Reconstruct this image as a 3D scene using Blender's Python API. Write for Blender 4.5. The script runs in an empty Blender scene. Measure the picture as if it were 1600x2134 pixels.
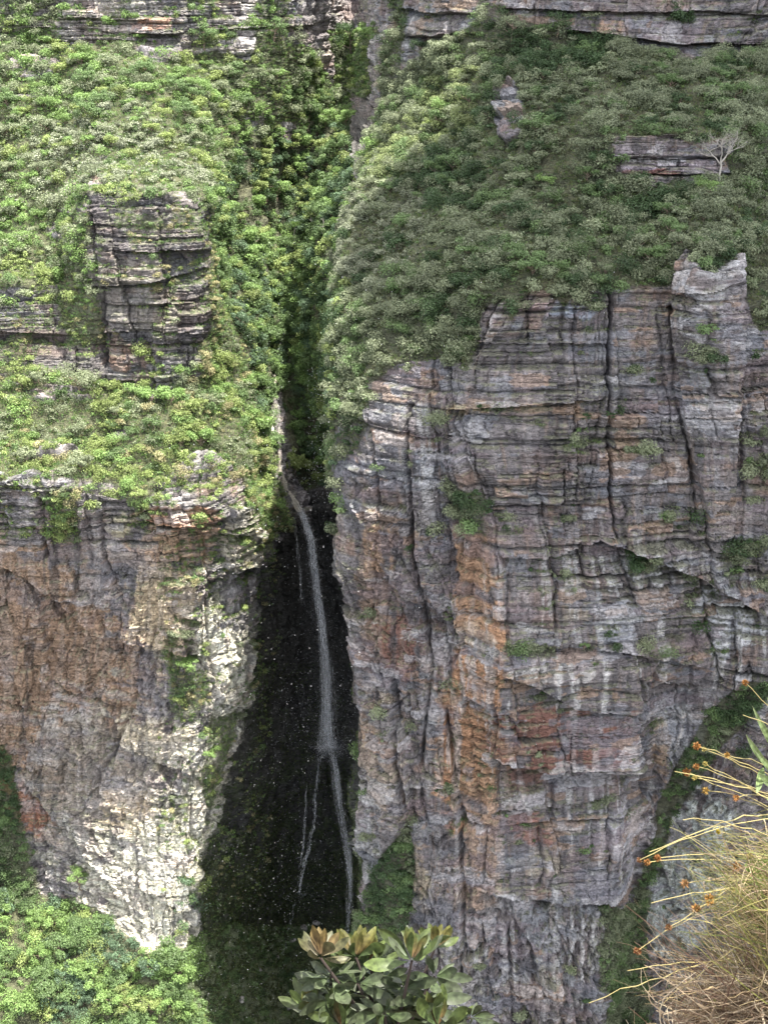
import bpy, math, random
import numpy as np
C = bpy.context.scene.collection
rs = np.random.RandomState(7)
random.seed(7)
# ---------------------------------------------------------------- camera, sky, sun, exposure
PITCH = math.radians(22.0); FPX = 2931.0          # focal length in units of a 1600 px wide picture
cam = bpy.data.cameras.new("camera"); camo = bpy.data.objects.new("camera", cam); C.objects.link(camo)
camo.location = (0, 0, 0); camo.rotation_euler = (math.pi/2 - PITCH, 0, 0)
cam.sensor_fit = 'VERTICAL'; cam.sensor_height = 24; cam.lens = 24*FPX/2134.0
cam.clip_start = 0.05; cam.clip_end = 5000
bpy.context.scene.camera = camo
SUN = np.array([0.25, -0.08, 0.965]); SUN /= np.linalg.norm(SUN)
w = bpy.data.worlds.new("World"); bpy.context.scene.world = w; w.use_nodes = True
nt = w.node_tree; bg = nt.nodes['Background']
sky = nt.nodes.new('ShaderNodeTexSky'); sky.sky_type = 'NISHITA'; sky.sun_disc = False
sky.sun_elevation = math.asin(SUN[2]); sky.sun_rotation = math.atan2(SUN[0], SUN[1])
sky.dust_density = 3.0
def _clouds():        # broken white cloud over the blue
    N = nt.nodes; L = nt.links; tc = N.new('ShaderNodeTexCoord'); nz = N.new('ShaderNodeTexNoise'); nz.inputs['Scale'].default_value = 3.2; nz.inputs['Detail'].default_value = 6
    mr = N.new('ShaderNodeMapRange'); mr.inputs[1].default_value = .40; mr.inputs[2].default_value = .58
    mx = N.new('ShaderNodeMix'); mx.data_type = 'RGBA'; mx.inputs[7].default_value = (11.5, 11.0, 10.4, 1)
    L.new(tc.outputs['Generated'], nz.inputs['Vector']); L.new(nz.outputs['Fac'], mr.inputs[0]); sx = N.new('ShaderNodeSeparateXYZ'); mz = N.new('ShaderNodeMapRange'); mz.inputs[1].default_value = .15; mz.inputs[2].default_value = .7; mz.inputs[3].default_value = .25
    ml = N.new('ShaderNodeMath'); ml.operation = 'MULTIPLY'; L.new(tc.outputs['Generated'], sx.inputs[0]); L.new(sx.outputs[2], mz.inputs[0]); L.new(mz.outputs[0], ml.inputs[0]); L.new(mr.outputs[0], ml.inputs[1])
    L.new(ml.outputs[0], mx.inputs[0])
    L.new(sky.outputs[0], mx.inputs[6]); L.new(mx.outputs[2], bg.inputs[0])
_clouds(); bg.inputs[1].default_value = 0.13
sl = bpy.data.lights.new("sun", 'SUN'); sl.energy = 5.0; sl.angle = math.radians(0.5); sl.color = (1, 0.95, 0.86)
so = bpy.data.objects.new("sun", sl); C.objects.link(so)
from mathutils import Vector
so.rotation_euler = Vector((-SUN[0], -SUN[1], -SUN[2])).to_track_quat('-Z', 'Y').to_euler()
vs = bpy.context.scene.view_settings
vs.view_transform = 'Standard'; vs.look = 'None'; vs.gamma = 1; vs.use_curve_mapping = False; vs.exposure = 1.92
bpy.context.scene.cycles.max_bounces = 6; bpy.context.scene.cycles.transparent_max_bounces = 12
bpy.context.scene.cycles.use_denoising = True; bpy.context.scene.cycles.denoiser = 'OPENIMAGEDENOISE'; bpy.context.scene.cycles.denoising_prefilter = 'ACCURATE'

RES = 0.26
# ---------------------------------------------------------------- helpers: projection
cp, sp = math.cos(PITCH), math.sin(PITCH)
def at(px, py, D):
    """world point on the view line of photo pixel (px,py) at distance D along +Y"""
    px = np.asarray(px, float); py = np.asarray(py, float); D = np.asarray(D, float)
    cx = (px-800)/FPX; cy = (1067-py)/FPX
    dy = cp + cy*sp; dz = -sp + cy*cp
    t = D/dy
    return np.stack([cx*t, D+0*t, dz*t], -1)
def proj(P):
    x, y, z = P[..., 0], P[..., 1], P[..., 2]
    f = y*cp - z*sp; u = y*sp + z*cp
    return 800 + FPX*x/f, 1067 - FPX*u/f
# ---------------------------------------------------------------- helpers: noise
def h32(*a):
    h = np.zeros(np.broadcast(*a).shape, np.uint32) + np.uint32(2166136261)
    for v in a:
        h = (h ^ np.asarray(v).astype(np.int64).astype(np.uint32))*np.uint32(16777619)
        h ^= h >> np.uint32(15); h = h*np.uint32(2246822519); h ^= h >> np.uint32(13)
    h = h*np.uint32(3266489917); h ^= h >> np.uint32(16)
    return h
def rnd(*a): return h32(*a).astype(np.float32)*np.float32(2.3283064e-10)
def vnoise(P, s, seed=0):
    """3D value noise, -1..1; s = feature size (scalar or 3)"""
    Q = (P/np.asarray(s, np.float32)).astype(np.float32)
    I = np.floor(Q); F = Q-I; F = F*F*F*(F*(F*6-15)+10); I = I.astype(np.int64)
    out = np.zeros(P.shape[:-1], np.float32)
    for dx in (0, 1):
        wx = F[..., 0] if dx else 1-F[..., 0]
        for dy in (0, 1):
            wy = F[..., 1] if dy else 1-F[..., 1]
            for dz in (0, 1):
                wz = F[..., 2] if dz else 1-F[..., 2]
                out += wx*wy*wz*rnd(I[..., 0]+dx, I[..., 1]+dy, I[..., 2]+dz, seed)
    return out*2-1
def fbm(P, s, seed=0, octs=4, gain=.5):
    o = 0; a = 1; n = 0; s = np.asarray(s, np.float32)
    for k in range(octs):
        o = o + a*vnoise(P, s, seed+k*17); n += a; a *= gain; s = s/2.03
    return o/n
def n1(x, seed):
    i = np.floor(x); f = x-i; f = f*f*(3-2*f); i = i.astype(np.int64)
    return (rnd(i, seed)*(1-f)+rnd(i+1, seed)*f)*2-1
def sst(x, a, b):
    t = np.clip((x-a)/(b-a), 0, 1); return t*t*(3-2*t)
def inpoly(x, y, poly):
    r = np.zeros(x.shape, bool); n = len(poly)
    for i in range(n):
        x0, y0 = poly[i]; x1, y1 = poly[(i+1) % n]
        if y0 == y1: continue
        r ^= ((y0 > y) != (y1 > y)) & (x < (x1-x0)*(y-y0)/(y1-y0)+x0)
    return r
def blocks(U, Z, wd, ht, seed):
    """irregular bedded blocks: random value per block, and distance to its edges in metres"""
    zz = Z/ht; zz = zz + 0.42*n1(zz*0.61, seed+1) + 0.25*n1(zz*1.7, seed+2)
    r = np.floor(zz); fz = (zz-r)
    wr = wd*(0.55+0.9*rnd(r, seed+3))
    uu = U/wr + 37*rnd(r, seed+4); uu = uu + 0.45*n1(uu*0.73+r*3.3, seed+5)
    c = np.floor(uu); fu = uu-c
    v = rnd(c, r, seed+6)
    e = np.minimum(np.minimum(fz, 1-fz)*ht, np.minimum(fu, 1-fu)*wr+np.where(rnd(c, r, seed+8) > .55, 0, 9))
    return v.astype(np.float32), e.astype(np.float32), rnd(r, seed+9), fz
def facets(U, Z, su, sz, seed, shear=0.0):
    """chiselled facets: nearest random site decides a tilted plane"""
    x = (U+shear*Z)/su; y = Z/sz; ix = np.floor(x); iy = np.floor(y)
    best = np.full(x.shape, 9e9, np.float32); val = np.zeros(x.shape, np.float32); sec = best.copy()
    for dx in (-1, 0, 1):
        for dy in (-1, 0, 1):
            cx, cy = ix+dx, iy+dy
            sx = cx+rnd(cx, cy, seed); sy = cy+rnd(cx, cy, seed+1)
            ex, ey = x-sx, y-sy; d = ex*ex+ey*ey
            v = (rnd(cx, cy, seed+2)-.5) + (rnd(cx, cy, seed+3)-.5)*ex*1.6 + (rnd(cx, cy, seed+4)-.25)*ey*1.6
            m = d < best
            sec = np.where(m, best, np.minimum(sec, d)); best = np.where(m, d, best); val = np.where(m, v, val)
    return val.astype(np.float32), (np.sqrt(sec)-np.sqrt(best)).astype(np.float32)
# ---------------------------------------------------------------- helpers: objects
def mesh_obj(name, V, F, mat, parent=None, col=None, smooth=False, link=True):
    """V (n,3) float, F (m,k) int; col = per-face (m,3) or per-vertex (n,3) colour"""
    V = np.ascontiguousarray(V, np.float32); F = np.ascontiguousarray(F, np.int32)
    me = bpy.data.meshes.new(name); n, (m, k) = len(V), F.shape
    me.vertices.add(n); me.vertices.foreach_set("co", V.ravel())
    me.loops.add(m*k); me.loops.foreach_set("vertex_index", F.ravel())
    me.polygons.add(m); me.polygons.foreach_set("loop_start", np.arange(0, m*k, k, dtype=np.int32))
    me.polygons.foreach_set("loop_total", np.full(m, k, np.int32))
    me.polygons.foreach_set("use_smooth", np.full(m, bool(smooth)))
    if col is not None:
        dom = 'FACE' if len(col) == m and len(col) != n else 'POINT'
        a = me.attributes.new("tint", 'FLOAT_COLOR', dom)
        c4 = np.ones((len(col), 4), np.float32); c4[:, :3] = col; a.data.foreach_set("color", c4.ravel())
    me.update(calc_edges=True); me.materials.append(mat)
    o = bpy.data.objects.new(name, me)
    if link: C.objects.link(o)
    if parent is not None: o.parent = parent
    return o
def tag(o, label=None, cat=None, group=None, kind=None):
    if label: o['label'] = label
    if cat: o['category'] = cat
    if group: o['group'] = group
    if kind: o['kind'] = kind
    return o
def empty(name, loc, rz=0, scale=1.0):
    o = bpy.data.objects.new(name, None); C.objects.link(o); o.location = loc
    o.rotation_euler = (0, 0, rz); o.scale = (scale,)*3; o.empty_display_size = .2
    return o
def copy_tree(o, parent=None):
    c = o.copy(); C.objects.link(c); c.parent = parent
    for ch in o.children: copy_tree(ch, c)
    return c
def tube(pts, rad, sides=6):
    """tapered tube along pts"""
    pts = np.asarray(pts, float); n = len(pts); rad = np.broadcast_to(rad, (n,))
    T = np.gradient(pts, axis=0); T /= np.linalg.norm(T, axis=1)[:, None]+1e-9
    ref = np.array([0.31, 0.95, 0.05]); A = np.cross(T, ref); A /= np.linalg.norm(A, axis=1)[:, None]+1e-9
    B = np.cross(T, A); a = np.arange(sides)*2*math.pi/sides
    V = pts[:, None] + rad[:, None, None]*(A[:, None]*np.cos(a)[None, :, None]+B[:, None]*np.sin(a)[None, :, None])
    V = V.reshape(-1, 3); i = np.arange(n-1)[:, None]*sides; j = np.arange(sides)[None]
    F = np.stack([i+j, i+(j+1) % sides, i+sides+(j+1) % sides, i+sides+j], -1).reshape(-1, 4)
    return V, F
def merge(parts):
    Vs, Fs, o = [], [], 0
    for V, F in parts: Vs.append(V); Fs.append(F+o); o += len(V)
    return np.concatenate(Vs), np.concatenate(Fs)
# ---------------------------------------------------------------- materials
def rock_mat():
    m = bpy.data.materials.new("rock"); m.use_nodes = True; n = m.node_tree; N = n.nodes; L = n.links
    b = N['Principled BSDF']; b.inputs['Roughness'].default_value = .82; b.inputs['Specular IOR Level'].default_value = .35
    at_ = N.new('ShaderNodeAttribute'); at_.attribute_name = 'tint'
    tc = N.new('ShaderNodeTexCoord')
    def noise(scale, detail, rough, sc3=(1, 1, 1)):
        mp = N.new('ShaderNodeMapping'); mp.inputs['Scale'].default_value = sc3
        t = N.new('ShaderNodeTexNoise'); t.inputs['Scale'].default_value = scale; t.inputs['Detail'].default_value = detail
        t.inputs['Roughness'].default_value = rough
        L.new(tc.outputs['Object'], mp.inputs[0]); L.new(mp.outputs[0], t.inputs['Vector']); return t
    f1 = noise(1.4, 6, .72); f2 = noise(.7, 5, .7, (1, 1, 4.5))
    r = N.new('ShaderNodeMapRange'); r.inputs[1].default_value = .32; r.inputs[2].default_value = .68
    r.inputs[3].default_value = .55; r.inputs[4].default_value = 1.5
    L.new(f1.outputs['Fac'], r.inputs[0])
    mx = N.new('ShaderNodeVectorMath'); mx.operation = 'SCALE'
    def lines(src, width, low):
        a = N.new('ShaderNodeMath'); a.operation = 'SUBTRACT'; a.inputs[1].default_value = .5; L.new(src, a.inputs[0])
        b_ = N.new('ShaderNodeMath'); b_.operation = 'ABSOLUTE'; L.new(a.outputs[0], b_.inputs[0])
        q = N.new('ShaderNodeMapRange'); q.inputs[1].default_value = 0; q.inputs[2].default_value = width; q.inputs[3].default_value = low; q.inputs[4].default_value = 1
        L.new(b_.outputs[0], q.inputs[0]); return q.outputs[0]
    g1 = noise(.16, 4, .55, (1, 1, 6)); g2 = noise(.5, 3, .6, (1, 1, .5)); f3 = noise(5.5, 4, .7)
    l1 = lines(g1.outputs['Fac'], .011, .3); l2 = lines(g2.outputs['Fac'], .008, .45)
    r3_ = N.new('ShaderNodeMapRange'); r3_.inputs[1].default_value = .3; r3_.inputs[2].default_value = .7; r3_.inputs[3].default_value = .85; r3_.inputs[4].default_value = 1.15
    L.new(f3.outputs['Fac'], r3_.inputs[0])
    def mul(x, y):
        q = N.new('ShaderNodeMath'); q.operation = 'MULTIPLY'; L.new(x, q.inputs[0]); L.new(y, q.inputs[1]); return q.outputs[0]
    tot = mul(mul(mul(r.outputs[0], l1), l2), r3_.outputs[0])
    L.new(at_.outputs['Color'], mx.inputs[0]); L.new(tot, mx.inputs['Scale'])
    L.new(mx.outputs[0], b.inputs['Base Color'])
    a0 = N.new('ShaderNodeMath'); a0.operation = 'ADD'; L.new(f1.outputs['Fac'], a0.inputs[0]); L.new(f2.outputs['Fac'], a0.inputs[1])
    ad = N.new('ShaderNodeMath'); ad.operation = 'MULTIPLY_ADD'; ad.inputs[1].default_value = .5; L.new(mul(l1, l2), ad.inputs[0]); L.new(a0.outputs[0], ad.inputs[2])
    bp = N.new('ShaderNodeBump'); bp.inputs['Strength'].default_value = 1.0; bp.inputs['Distance'].default_value = .55
    L.new(ad.outputs[0], bp.inputs['Height']); L.new(bp.outputs[0], b.inputs['Normal'])
    return m
def leaf_mat(name, trans=.35, rough=.5, spec=.3, nsc=9.0, lo=.75, hi=1.25):
    m = bpy.data.materials.new(name); m.use_nodes = True; n = m.node_tree; N = n.nodes; L = n.links
    b = N['Principled BSDF']; out = N['Material Output']; b.inputs['Roughness'].default_value = rough
    b.inputs['Specular IOR Level'].default_value = spec
    a = N.new('ShaderNodeAttribute'); a.attribute_name = 'tint'
    nz = N.new('ShaderNodeTexNoise'); nz.inputs['Scale'].default_value = nsc; nz.inputs['Detail'].default_value = 5
    mr = N.new('ShaderNodeMapRange'); mr.inputs[1].default_value = .3; mr.inputs[2].default_value = .7; mr.inputs[3].default_value = lo; mr.inputs[4].default_value = hi
    tc = N.new('ShaderNodeTexCoord'); L.new(tc.outputs['Object'], nz.inputs['Vector']); L.new(nz.outputs['Fac'], mr.inputs[0])
    sc = N.new('ShaderNodeVectorMath'); sc.operation = 'SCALE'
    L.new(a.outputs['Color'], sc.inputs[0]); L.new(mr.outputs[0], sc.inputs['Scale'])
    t = N.new('ShaderNodeBsdfTranslucent'); mix = N.new('ShaderNodeMixShader'); mix.inputs[0].default_value = trans
    L.new(sc.outputs[0], b.inputs['Base Color']); L.new(sc.outputs[0], t.inputs[0])
    L.new(b.outputs[0], mix.inputs[1]); L.new(t.outputs[0], mix.inputs[2]); L.new(mix.outputs[0], out.inputs[0])
    return m
def plain_mat(name, col, rough=.7, scale=4.0, var=.3):
    m = bpy.data.materials.new(name); m.use_nodes = True; n = m.node_tree; N = n.nodes; L = n.links
    b = N['Principled BSDF']; b.inputs['Roughness'].default_value = rough
    nz = N.new('ShaderNodeTexNoise'); nz.inputs['Scale'].default_value = scale; nz.inputs['Detail'].default_value = 5
    tc = N.new('ShaderNodeTexCoord'); L.new(tc.outputs['Object'], nz.inputs['Vector'])
    cr = N.new('ShaderNodeMix'); cr.data_type = 'RGBA'
    cr.inputs[6].default_value = (*[c*(1-var) for c in col], 1); cr.inputs[7].default_value = (*[min(1, c*(1+var)) for c in col], 1)
    L.new(nz.outputs['Fac'], cr.inputs[0]); L.new(cr.outputs[2], b.inputs['Base Color'])
    return m
M_ROCK = rock_mat(); M_LEAF = leaf_mat("foliage", .38); M_GRASS = leaf_mat("grass_blade", .3, .6, .2)
M_BARK = plain_mat("bark", (.16, .12, .09)); M_PALE = plain_mat("pale_bark", (.30, .28, .25))
M_WATER = bpy.data.materials.new("falling_water"); M_WATER.use_nodes = True
def _w():
    n = M_WATER.node_tree; N = n.nodes; L = n.links; b = N['Principled BSDF']
    b.inputs['Base Color'].default_value = (.86, .88, .9, 1); b.inputs['Roughness'].default_value = .25
    nz = N.new('ShaderNodeTexNoise'); nz.inputs['Scale'].default_value = 1.2; nz.inputs['Detail'].default_value = 5
    mp = N.new('ShaderNodeMapping'); mp.inputs['Scale'].default_value = (4, 4, .35); tc = N.new('ShaderNodeTexCoord')
    L.new(tc.outputs['Object'], mp.inputs[0]); L.new(mp.outputs[0], nz.inputs['Vector'])
    mr = N.new('ShaderNodeMapRange'); mr.inputs[1].default_value = .3; mr.inputs[2].default_value = .7
    mr.inputs[3].default_value = .02; mr.inputs[4].default_value = .42
    L.new(nz.outputs['Fac'], mr.inputs[0]); L.new(mr.outputs[0], b.inputs['Alpha'])
    tr = N.new('ShaderNodeBsdfTransparent'); t = N.new('ShaderNodeBsdfTranslucent'); t.inputs[0].default_value = (.85, .87, .9, 1)
    m1 = N.new('ShaderNodeMixShader'); m1.inputs[0].default_value = .45
    m2 = N.new('ShaderNodeMixShader'); L.new(b.outputs[0], m1.inputs[1]); L.new(t.outputs[0], m1.inputs[2])
    L.new(mr.outputs[0], m2.inputs[0]); L.new(tr.outputs[0], m2.inputs[1]); L.new(m1.outputs[0], m2.inputs[2])
    b.inputs['Alpha'].default_value = 1
    for l in list(b.inputs['Alpha'].links): L.remove(l)
    L.new(m2.outputs[0], N['Material Output'].inputs[0])
_w()
M_VEIL = M_WATER.copy(); M_VEIL.name = "thin_veil"
for n_ in M_VEIL.node_tree.nodes:
    if n_.type == 'MAP_RANGE': n_.inputs[3].default_value = .0; n_.inputs[4].default_value = .13
M_FOAM = M_WATER.copy(); M_FOAM.name = "white_water"
for n_ in M_FOAM.node_tree.nodes:
    if n_.type == 'MAP_RANGE': n_.inputs[3].default_value = .25; n_.inputs[4].default_value = .95
    if n_.type == 'BSDF_PRINCIPLED': n_.inputs['Base Color'].default_value = (.88, .80, .64, 1)
M_SHADE_CLOUD = plain_mat("shade_cloud", (.9, .9, .92), 1.0, .02, .03)

# ================================================================ TERRAIN
# rows from the canyon floor up to the plateau; knots are (station, photo x, photo y, distance)
ROWS = [
 [(0,-350,2450,235),(5,350,2450,238),(8,480,2400,250),(11,650,2400,265),(12,720,2400,262),(13,775,2350,258),(14,790,2350,242),(17,950,2350,238),(20,1250,2350,243),(21,1320,2350,258),(22,1385,2350,256),(23,1480,2350,242),(24,1850,2350,235)],
 [(0,-350,1850,292),(1,-60,1840,293),(2,20,1850,295),(3,120,1880,293),(4,220,1930,284),(5,320,1965,276),(6,380,1985,276),(7,430,1955,283),(8,480,1930,296),(9,540,1910,314),(10,600,1900,330),(11,670,1885,333),(12,730,1880,333),(13,785,1950,300),(14,755,2134,249),(15,830,2134,244),(16,900,2134,242),(17,960,2134,241),(18,1050,2134,240),(19,1180,2134,240),(20,1250,2134,242),(21,1285,2134,258),(22,1380,2134,257),(23,1470,2134,244),(24,1850,2134,238)],
 [(0,-350,1650,293),(2,10,1650,297),(3,110,1680,296),(4,220,1700,291),(5,320,1720,285),(6,400,1700,284),(7,460,1680,291),(8,510,1660,301),(9,560,1640,316),(10,620,1600,327),(11,670,1575,328),(12,735,1590,330),(13,785,1650,300),(14,748,1650,252),(15,810,1650,247),(16,880,1650,245),(17,960,1650,245.5),(18,1035,1640,241),(19,1180,1640,244),(20,1315,1650,245),(21,1350,1650,257),(22,1420,1680,258),(23,1520,1680,250),(24,1850,1680,245)],
 [(0,-350,1400,291),(2,10,1400,293),(3,120,1400,294),(4,230,1400,291),(5,340,1400,288),(6,430,1400,288.5),(7,500,1400,296),(8,540,1400,306),(9,580,1390,325),(10,620,1380,337),(11,680,1380,340),(12,745,1380,337),(13,785,1400,302),(14,742,1400,255),(15,800,1400,252),(16,870,1400,249),(17,960,1400,247.5),(18,1035,1400,240.5),(19,1180,1400,242.5),(20,1330,1400,244),(21,1400,1400,248),(22,1480,1400,250),(23,1600,1400,247),(24,1850,1400,245)],
 [(0,-350,1180,289),(2,10,1180,290),(3,130,1180,290),(4,250,1180,289),(5,350,1180,287),(6,440,1190,290),(7,510,1190,297),(8,550,1180,309),(9,585,1170,323),(10,620,1130,337),(11,680,1130,339),(12,735,1150,337),(13,785,1180,304),(14,700,1200,258),(15,780,1180,254),(16,870,1180,252),(17,960,1180,251),(18,1030,1150,243.5),(19,1180,1150,245),(20,1265,1150,247),(21,1400,1180,248),(22,1500,1220,249),(23,1600,1260,249),(24,1850,1300,247)],
 [(0,-350,980,286),(2,10,990,287),(3,120,1010,286),(4,230,1040,285),(5,340,1050,286),(6,430,1040,290),(7,500,1030,297),(8,550,1080,307),(9,590,1090,320),(10,618,1062,331),(11,660,1060,335),(12,715,1050,335),(13,775,1000,305),(14,690,1000,264),(15,760,950,257),(16,860,900,253),(17,925,880,252),(18,960,880,249),(19,1180,880,249),(20,1270,880,250),(21,1400,900,251),(22,1500,950,250),(23,1620,950,250),(24,1850,950,249)],
 [(0,-350,880,300),(2,10,900,300),(3,120,920,299),(4,230,930,298),(5,340,930,297),(6,430,920,300),(7,500,930,306),(8,545,950,314),(9,575,960,324),(10,600,960,338),(11,640,960,345),(12,690,960,343),(13,730,850,312),(14,697,820,272),(15,770,790,263),(16,860,780,257),(17,925,760,255),(18,985,760,252),(19,1180,760,252),(20,1270,760,253),(21,1395,760,254),(22,1470,760,251),(23,1620,780,254),(24,1850,780,254)],
 [(0,-350,770,312),(2,10,770,312),(3,120,780,312),(4,230,800,311),(5,340,820,309),(6,420,810,311),(7,480,800,320),(8,530,800,330),(9,560,810,342),(10,580,810,354),(11,620,810,356),(12,675,800,338),(13,706,700,306),(14,705,640,285),(15,790,660,272),(16,870,660,264),(17,980,610,257),(18,1060,610,256),(19,1180,600,256),(20,1280,590,257),(21,1400,600,258),(22,1460,600,253),(23,1600,640,257),(24,1850,640,257)],
 [(0,-350,690,314),(2,10,690,314),(3,130,690,317),(4,215,600,313),(5,330,600,311),(6,425,600,313),(7,480,680,330),(8,530,680,342),(9,560,680,356),(10,590,680,370),(11,632,675,360),(12,682,640,337),(13,714,575,315),(14,725,530,302),(15,800,540,290),(16,880,540,276),(17,980,530,266),(18,1060,520,265),(19,1180,500,266),(20,1280,500,268),(21,1400,505,262),(22,1480,520,258),(23,1570,515,264),(24,1850,520,268)],
 [(0,-350,600,318),(2,10,600,318),(3,130,590,322),(4,180,410,318),(5,330,400,316),(6,420,430,318),(7,470,540,350),(8,530,540,362),(9,580,540,378),(10,610,540,381),(11,652,530,364),(12,696,490,345),(13,728,440,332),(14,750,400,322),(15,830,410,310),(16,900,410,298),(17,990,410,288),(18,1080,400,284),(19,1180,390,282),(20,1290,385,281),(21,1400,385,282),(22,1500,385,282),(23,1600,400,286),(24,1850,400,288)],
 [(0,-350,400,345),(2,10,390,348),(3,120,350,345),(4,190,330,338),(5,320,320,336),(6,430,330,345),(7,500,380,372),(8,560,380,385),(9,610,380,398),(10,648,380,398),(11,690,365,383),(12,728,335,367),(13,772,312,352),(14,815,300,340),(15,860,300,328),(16,930,290,318),(17,1010,290,303),(18,1090,280,292),(19,1180,280,290),(20,1290,275,284),(21,1400,275,285),(22,1500,275,285),(23,1600,280,292),(24,1850,280,295)],
 [(0,-350,60,385),(2,10,75,385),(3,140,105,380),(4,230,100,378),(5,330,105,378),(6,430,130,380),(7,500,130,384),(8,570,130,390),(9,620,140,398),(10,660,180,412),(11,708,210,414),(12,738,205,402),(13,768,198,384),(14,800,190,370),(15,860,180,350),(16,930,150,335),(17,1000,120,325),(18,1080,110,322),(19,1180,95,322),(20,1290,100,320),(21,1400,125,318),(22,1500,125,318),(23,1600,105,320),(24,1850,100,320)],
 [(0,-350,-120,390),(2,10,-80,388),(5,330,-80,382),(8,570,-60,393),(10,680,-60,405),(11,720,-60,440),(12,750,-60,440),(13,775,-60,420),(14,800,-60,380),(16,930,-50,343),(18,1080,-50,325),(20,1290,-50,322),(24,1850,-50,322)],
 [(0,-350,-300,393),(7,500,-300,396),(9,620,-120,404),(10,680,-95,408),(12,750,-95,443),(14,800,-95,384),(16,930,-95,346),(18,1080,-95,328),(24,1850,-120,326)],
 [(0,-650,-330,560),(7,500,-330,560),(9,620,-90,560),(16,930,-90,540),(24,2400,-110,520)],
]
NS = 25
ctrl = np.zeros((len(ROWS), NS, 3))
for r, row in enumerate(ROWS):
    row = np.array(row, float); s = np.arange(NS)
    ctrl[r] = at(np.interp(s, row[:, 0], row[:, 1]), np.interp(s, row[:, 0], row[:, 2]), np.interp(s, row[:, 0], row[:, 3]))
# dense parameters
seg_s = np.linalg.norm(np.diff(ctrl[1:9], axis=1), axis=2).mean(0)      # per station step
seg_r = np.percentile(np.linalg.norm(np.diff(ctrl[:, 2:24], axis=0), axis=2), 60, axis=1)
def dense(seg, caps=None):
    out = []
    for i, L in enumerate(seg):
        r_ = RES if caps is None else RES*caps.get(i, 1)
        k = max(3, int(L/r_)); out.append(i+np.arange(k)/k)
    out.append([len(seg)]); return np.concatenate(out)
ss = dense(seg_s, {0: 3, 13: 1.8, 23: 1.6}); rr = dense(seg_r, {0: 1.6, 12: 4, 13: 14})
def lin(A, t, axis):
    i = np.clip(np.floor(t).astype(int), 0, A.shape[axis]-2); f = t-i
    sh = [1]*A.ndim; sh[axis] = -1; f = f.reshape(sh)
    return np.take(A, i, axis)*(1-f)+np.take(A, i+1, axis)*f
P = lin(lin(ctrl, rr, 0), ss, 1)
def blur(P, k, axis):
    Q = P.copy(); sl0 = [slice(None)]*P.ndim
    c = np.cumsum(np.concatenate([np.repeat(np.take(P, [0], axis), k+1, axis), P, np.repeat(np.take(P, [-1], axis), k, axis)], axis), axis)
    n = P.shape[axis]
    return (np.take(c, np.arange(2*k+1, 2*k+1+n), axis)-np.take(c, np.arange(0, n), axis))/(2*k+1)
kb = max(1, int(1.2/RES))
for ax in (0, 1):
    P = blur(P, kb, ax); P = blur(P, kb, ax)
NR, NC = P.shape[:2]
BX, BY = proj(P)                                    # photo position of each undisplaced point, used as wall coordinates
U = np.concatenate([[0], np.cumsum(np.linalg.norm(np.diff(P[NR//3], axis=0), axis=1))])[None].repeat(NR, 0)
def normals(P):
    a = np.gradient(P, axis=1); b = np.gradient(P, axis=0); n = np.cross(a, b)
    return n/(np.linalg.norm(n, axis=2, keepdims=True)+1e-9)
N0 = normals(P); 
if N0[..., 2].mean() < 0: N0 = -N0
steep = 1-sst(N0[..., 2], .25, .6)                    # 1 on walls
RRg = rr[:, None].repeat(NC, 1); SSg = ss[None].repeat(NR, 0)
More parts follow.
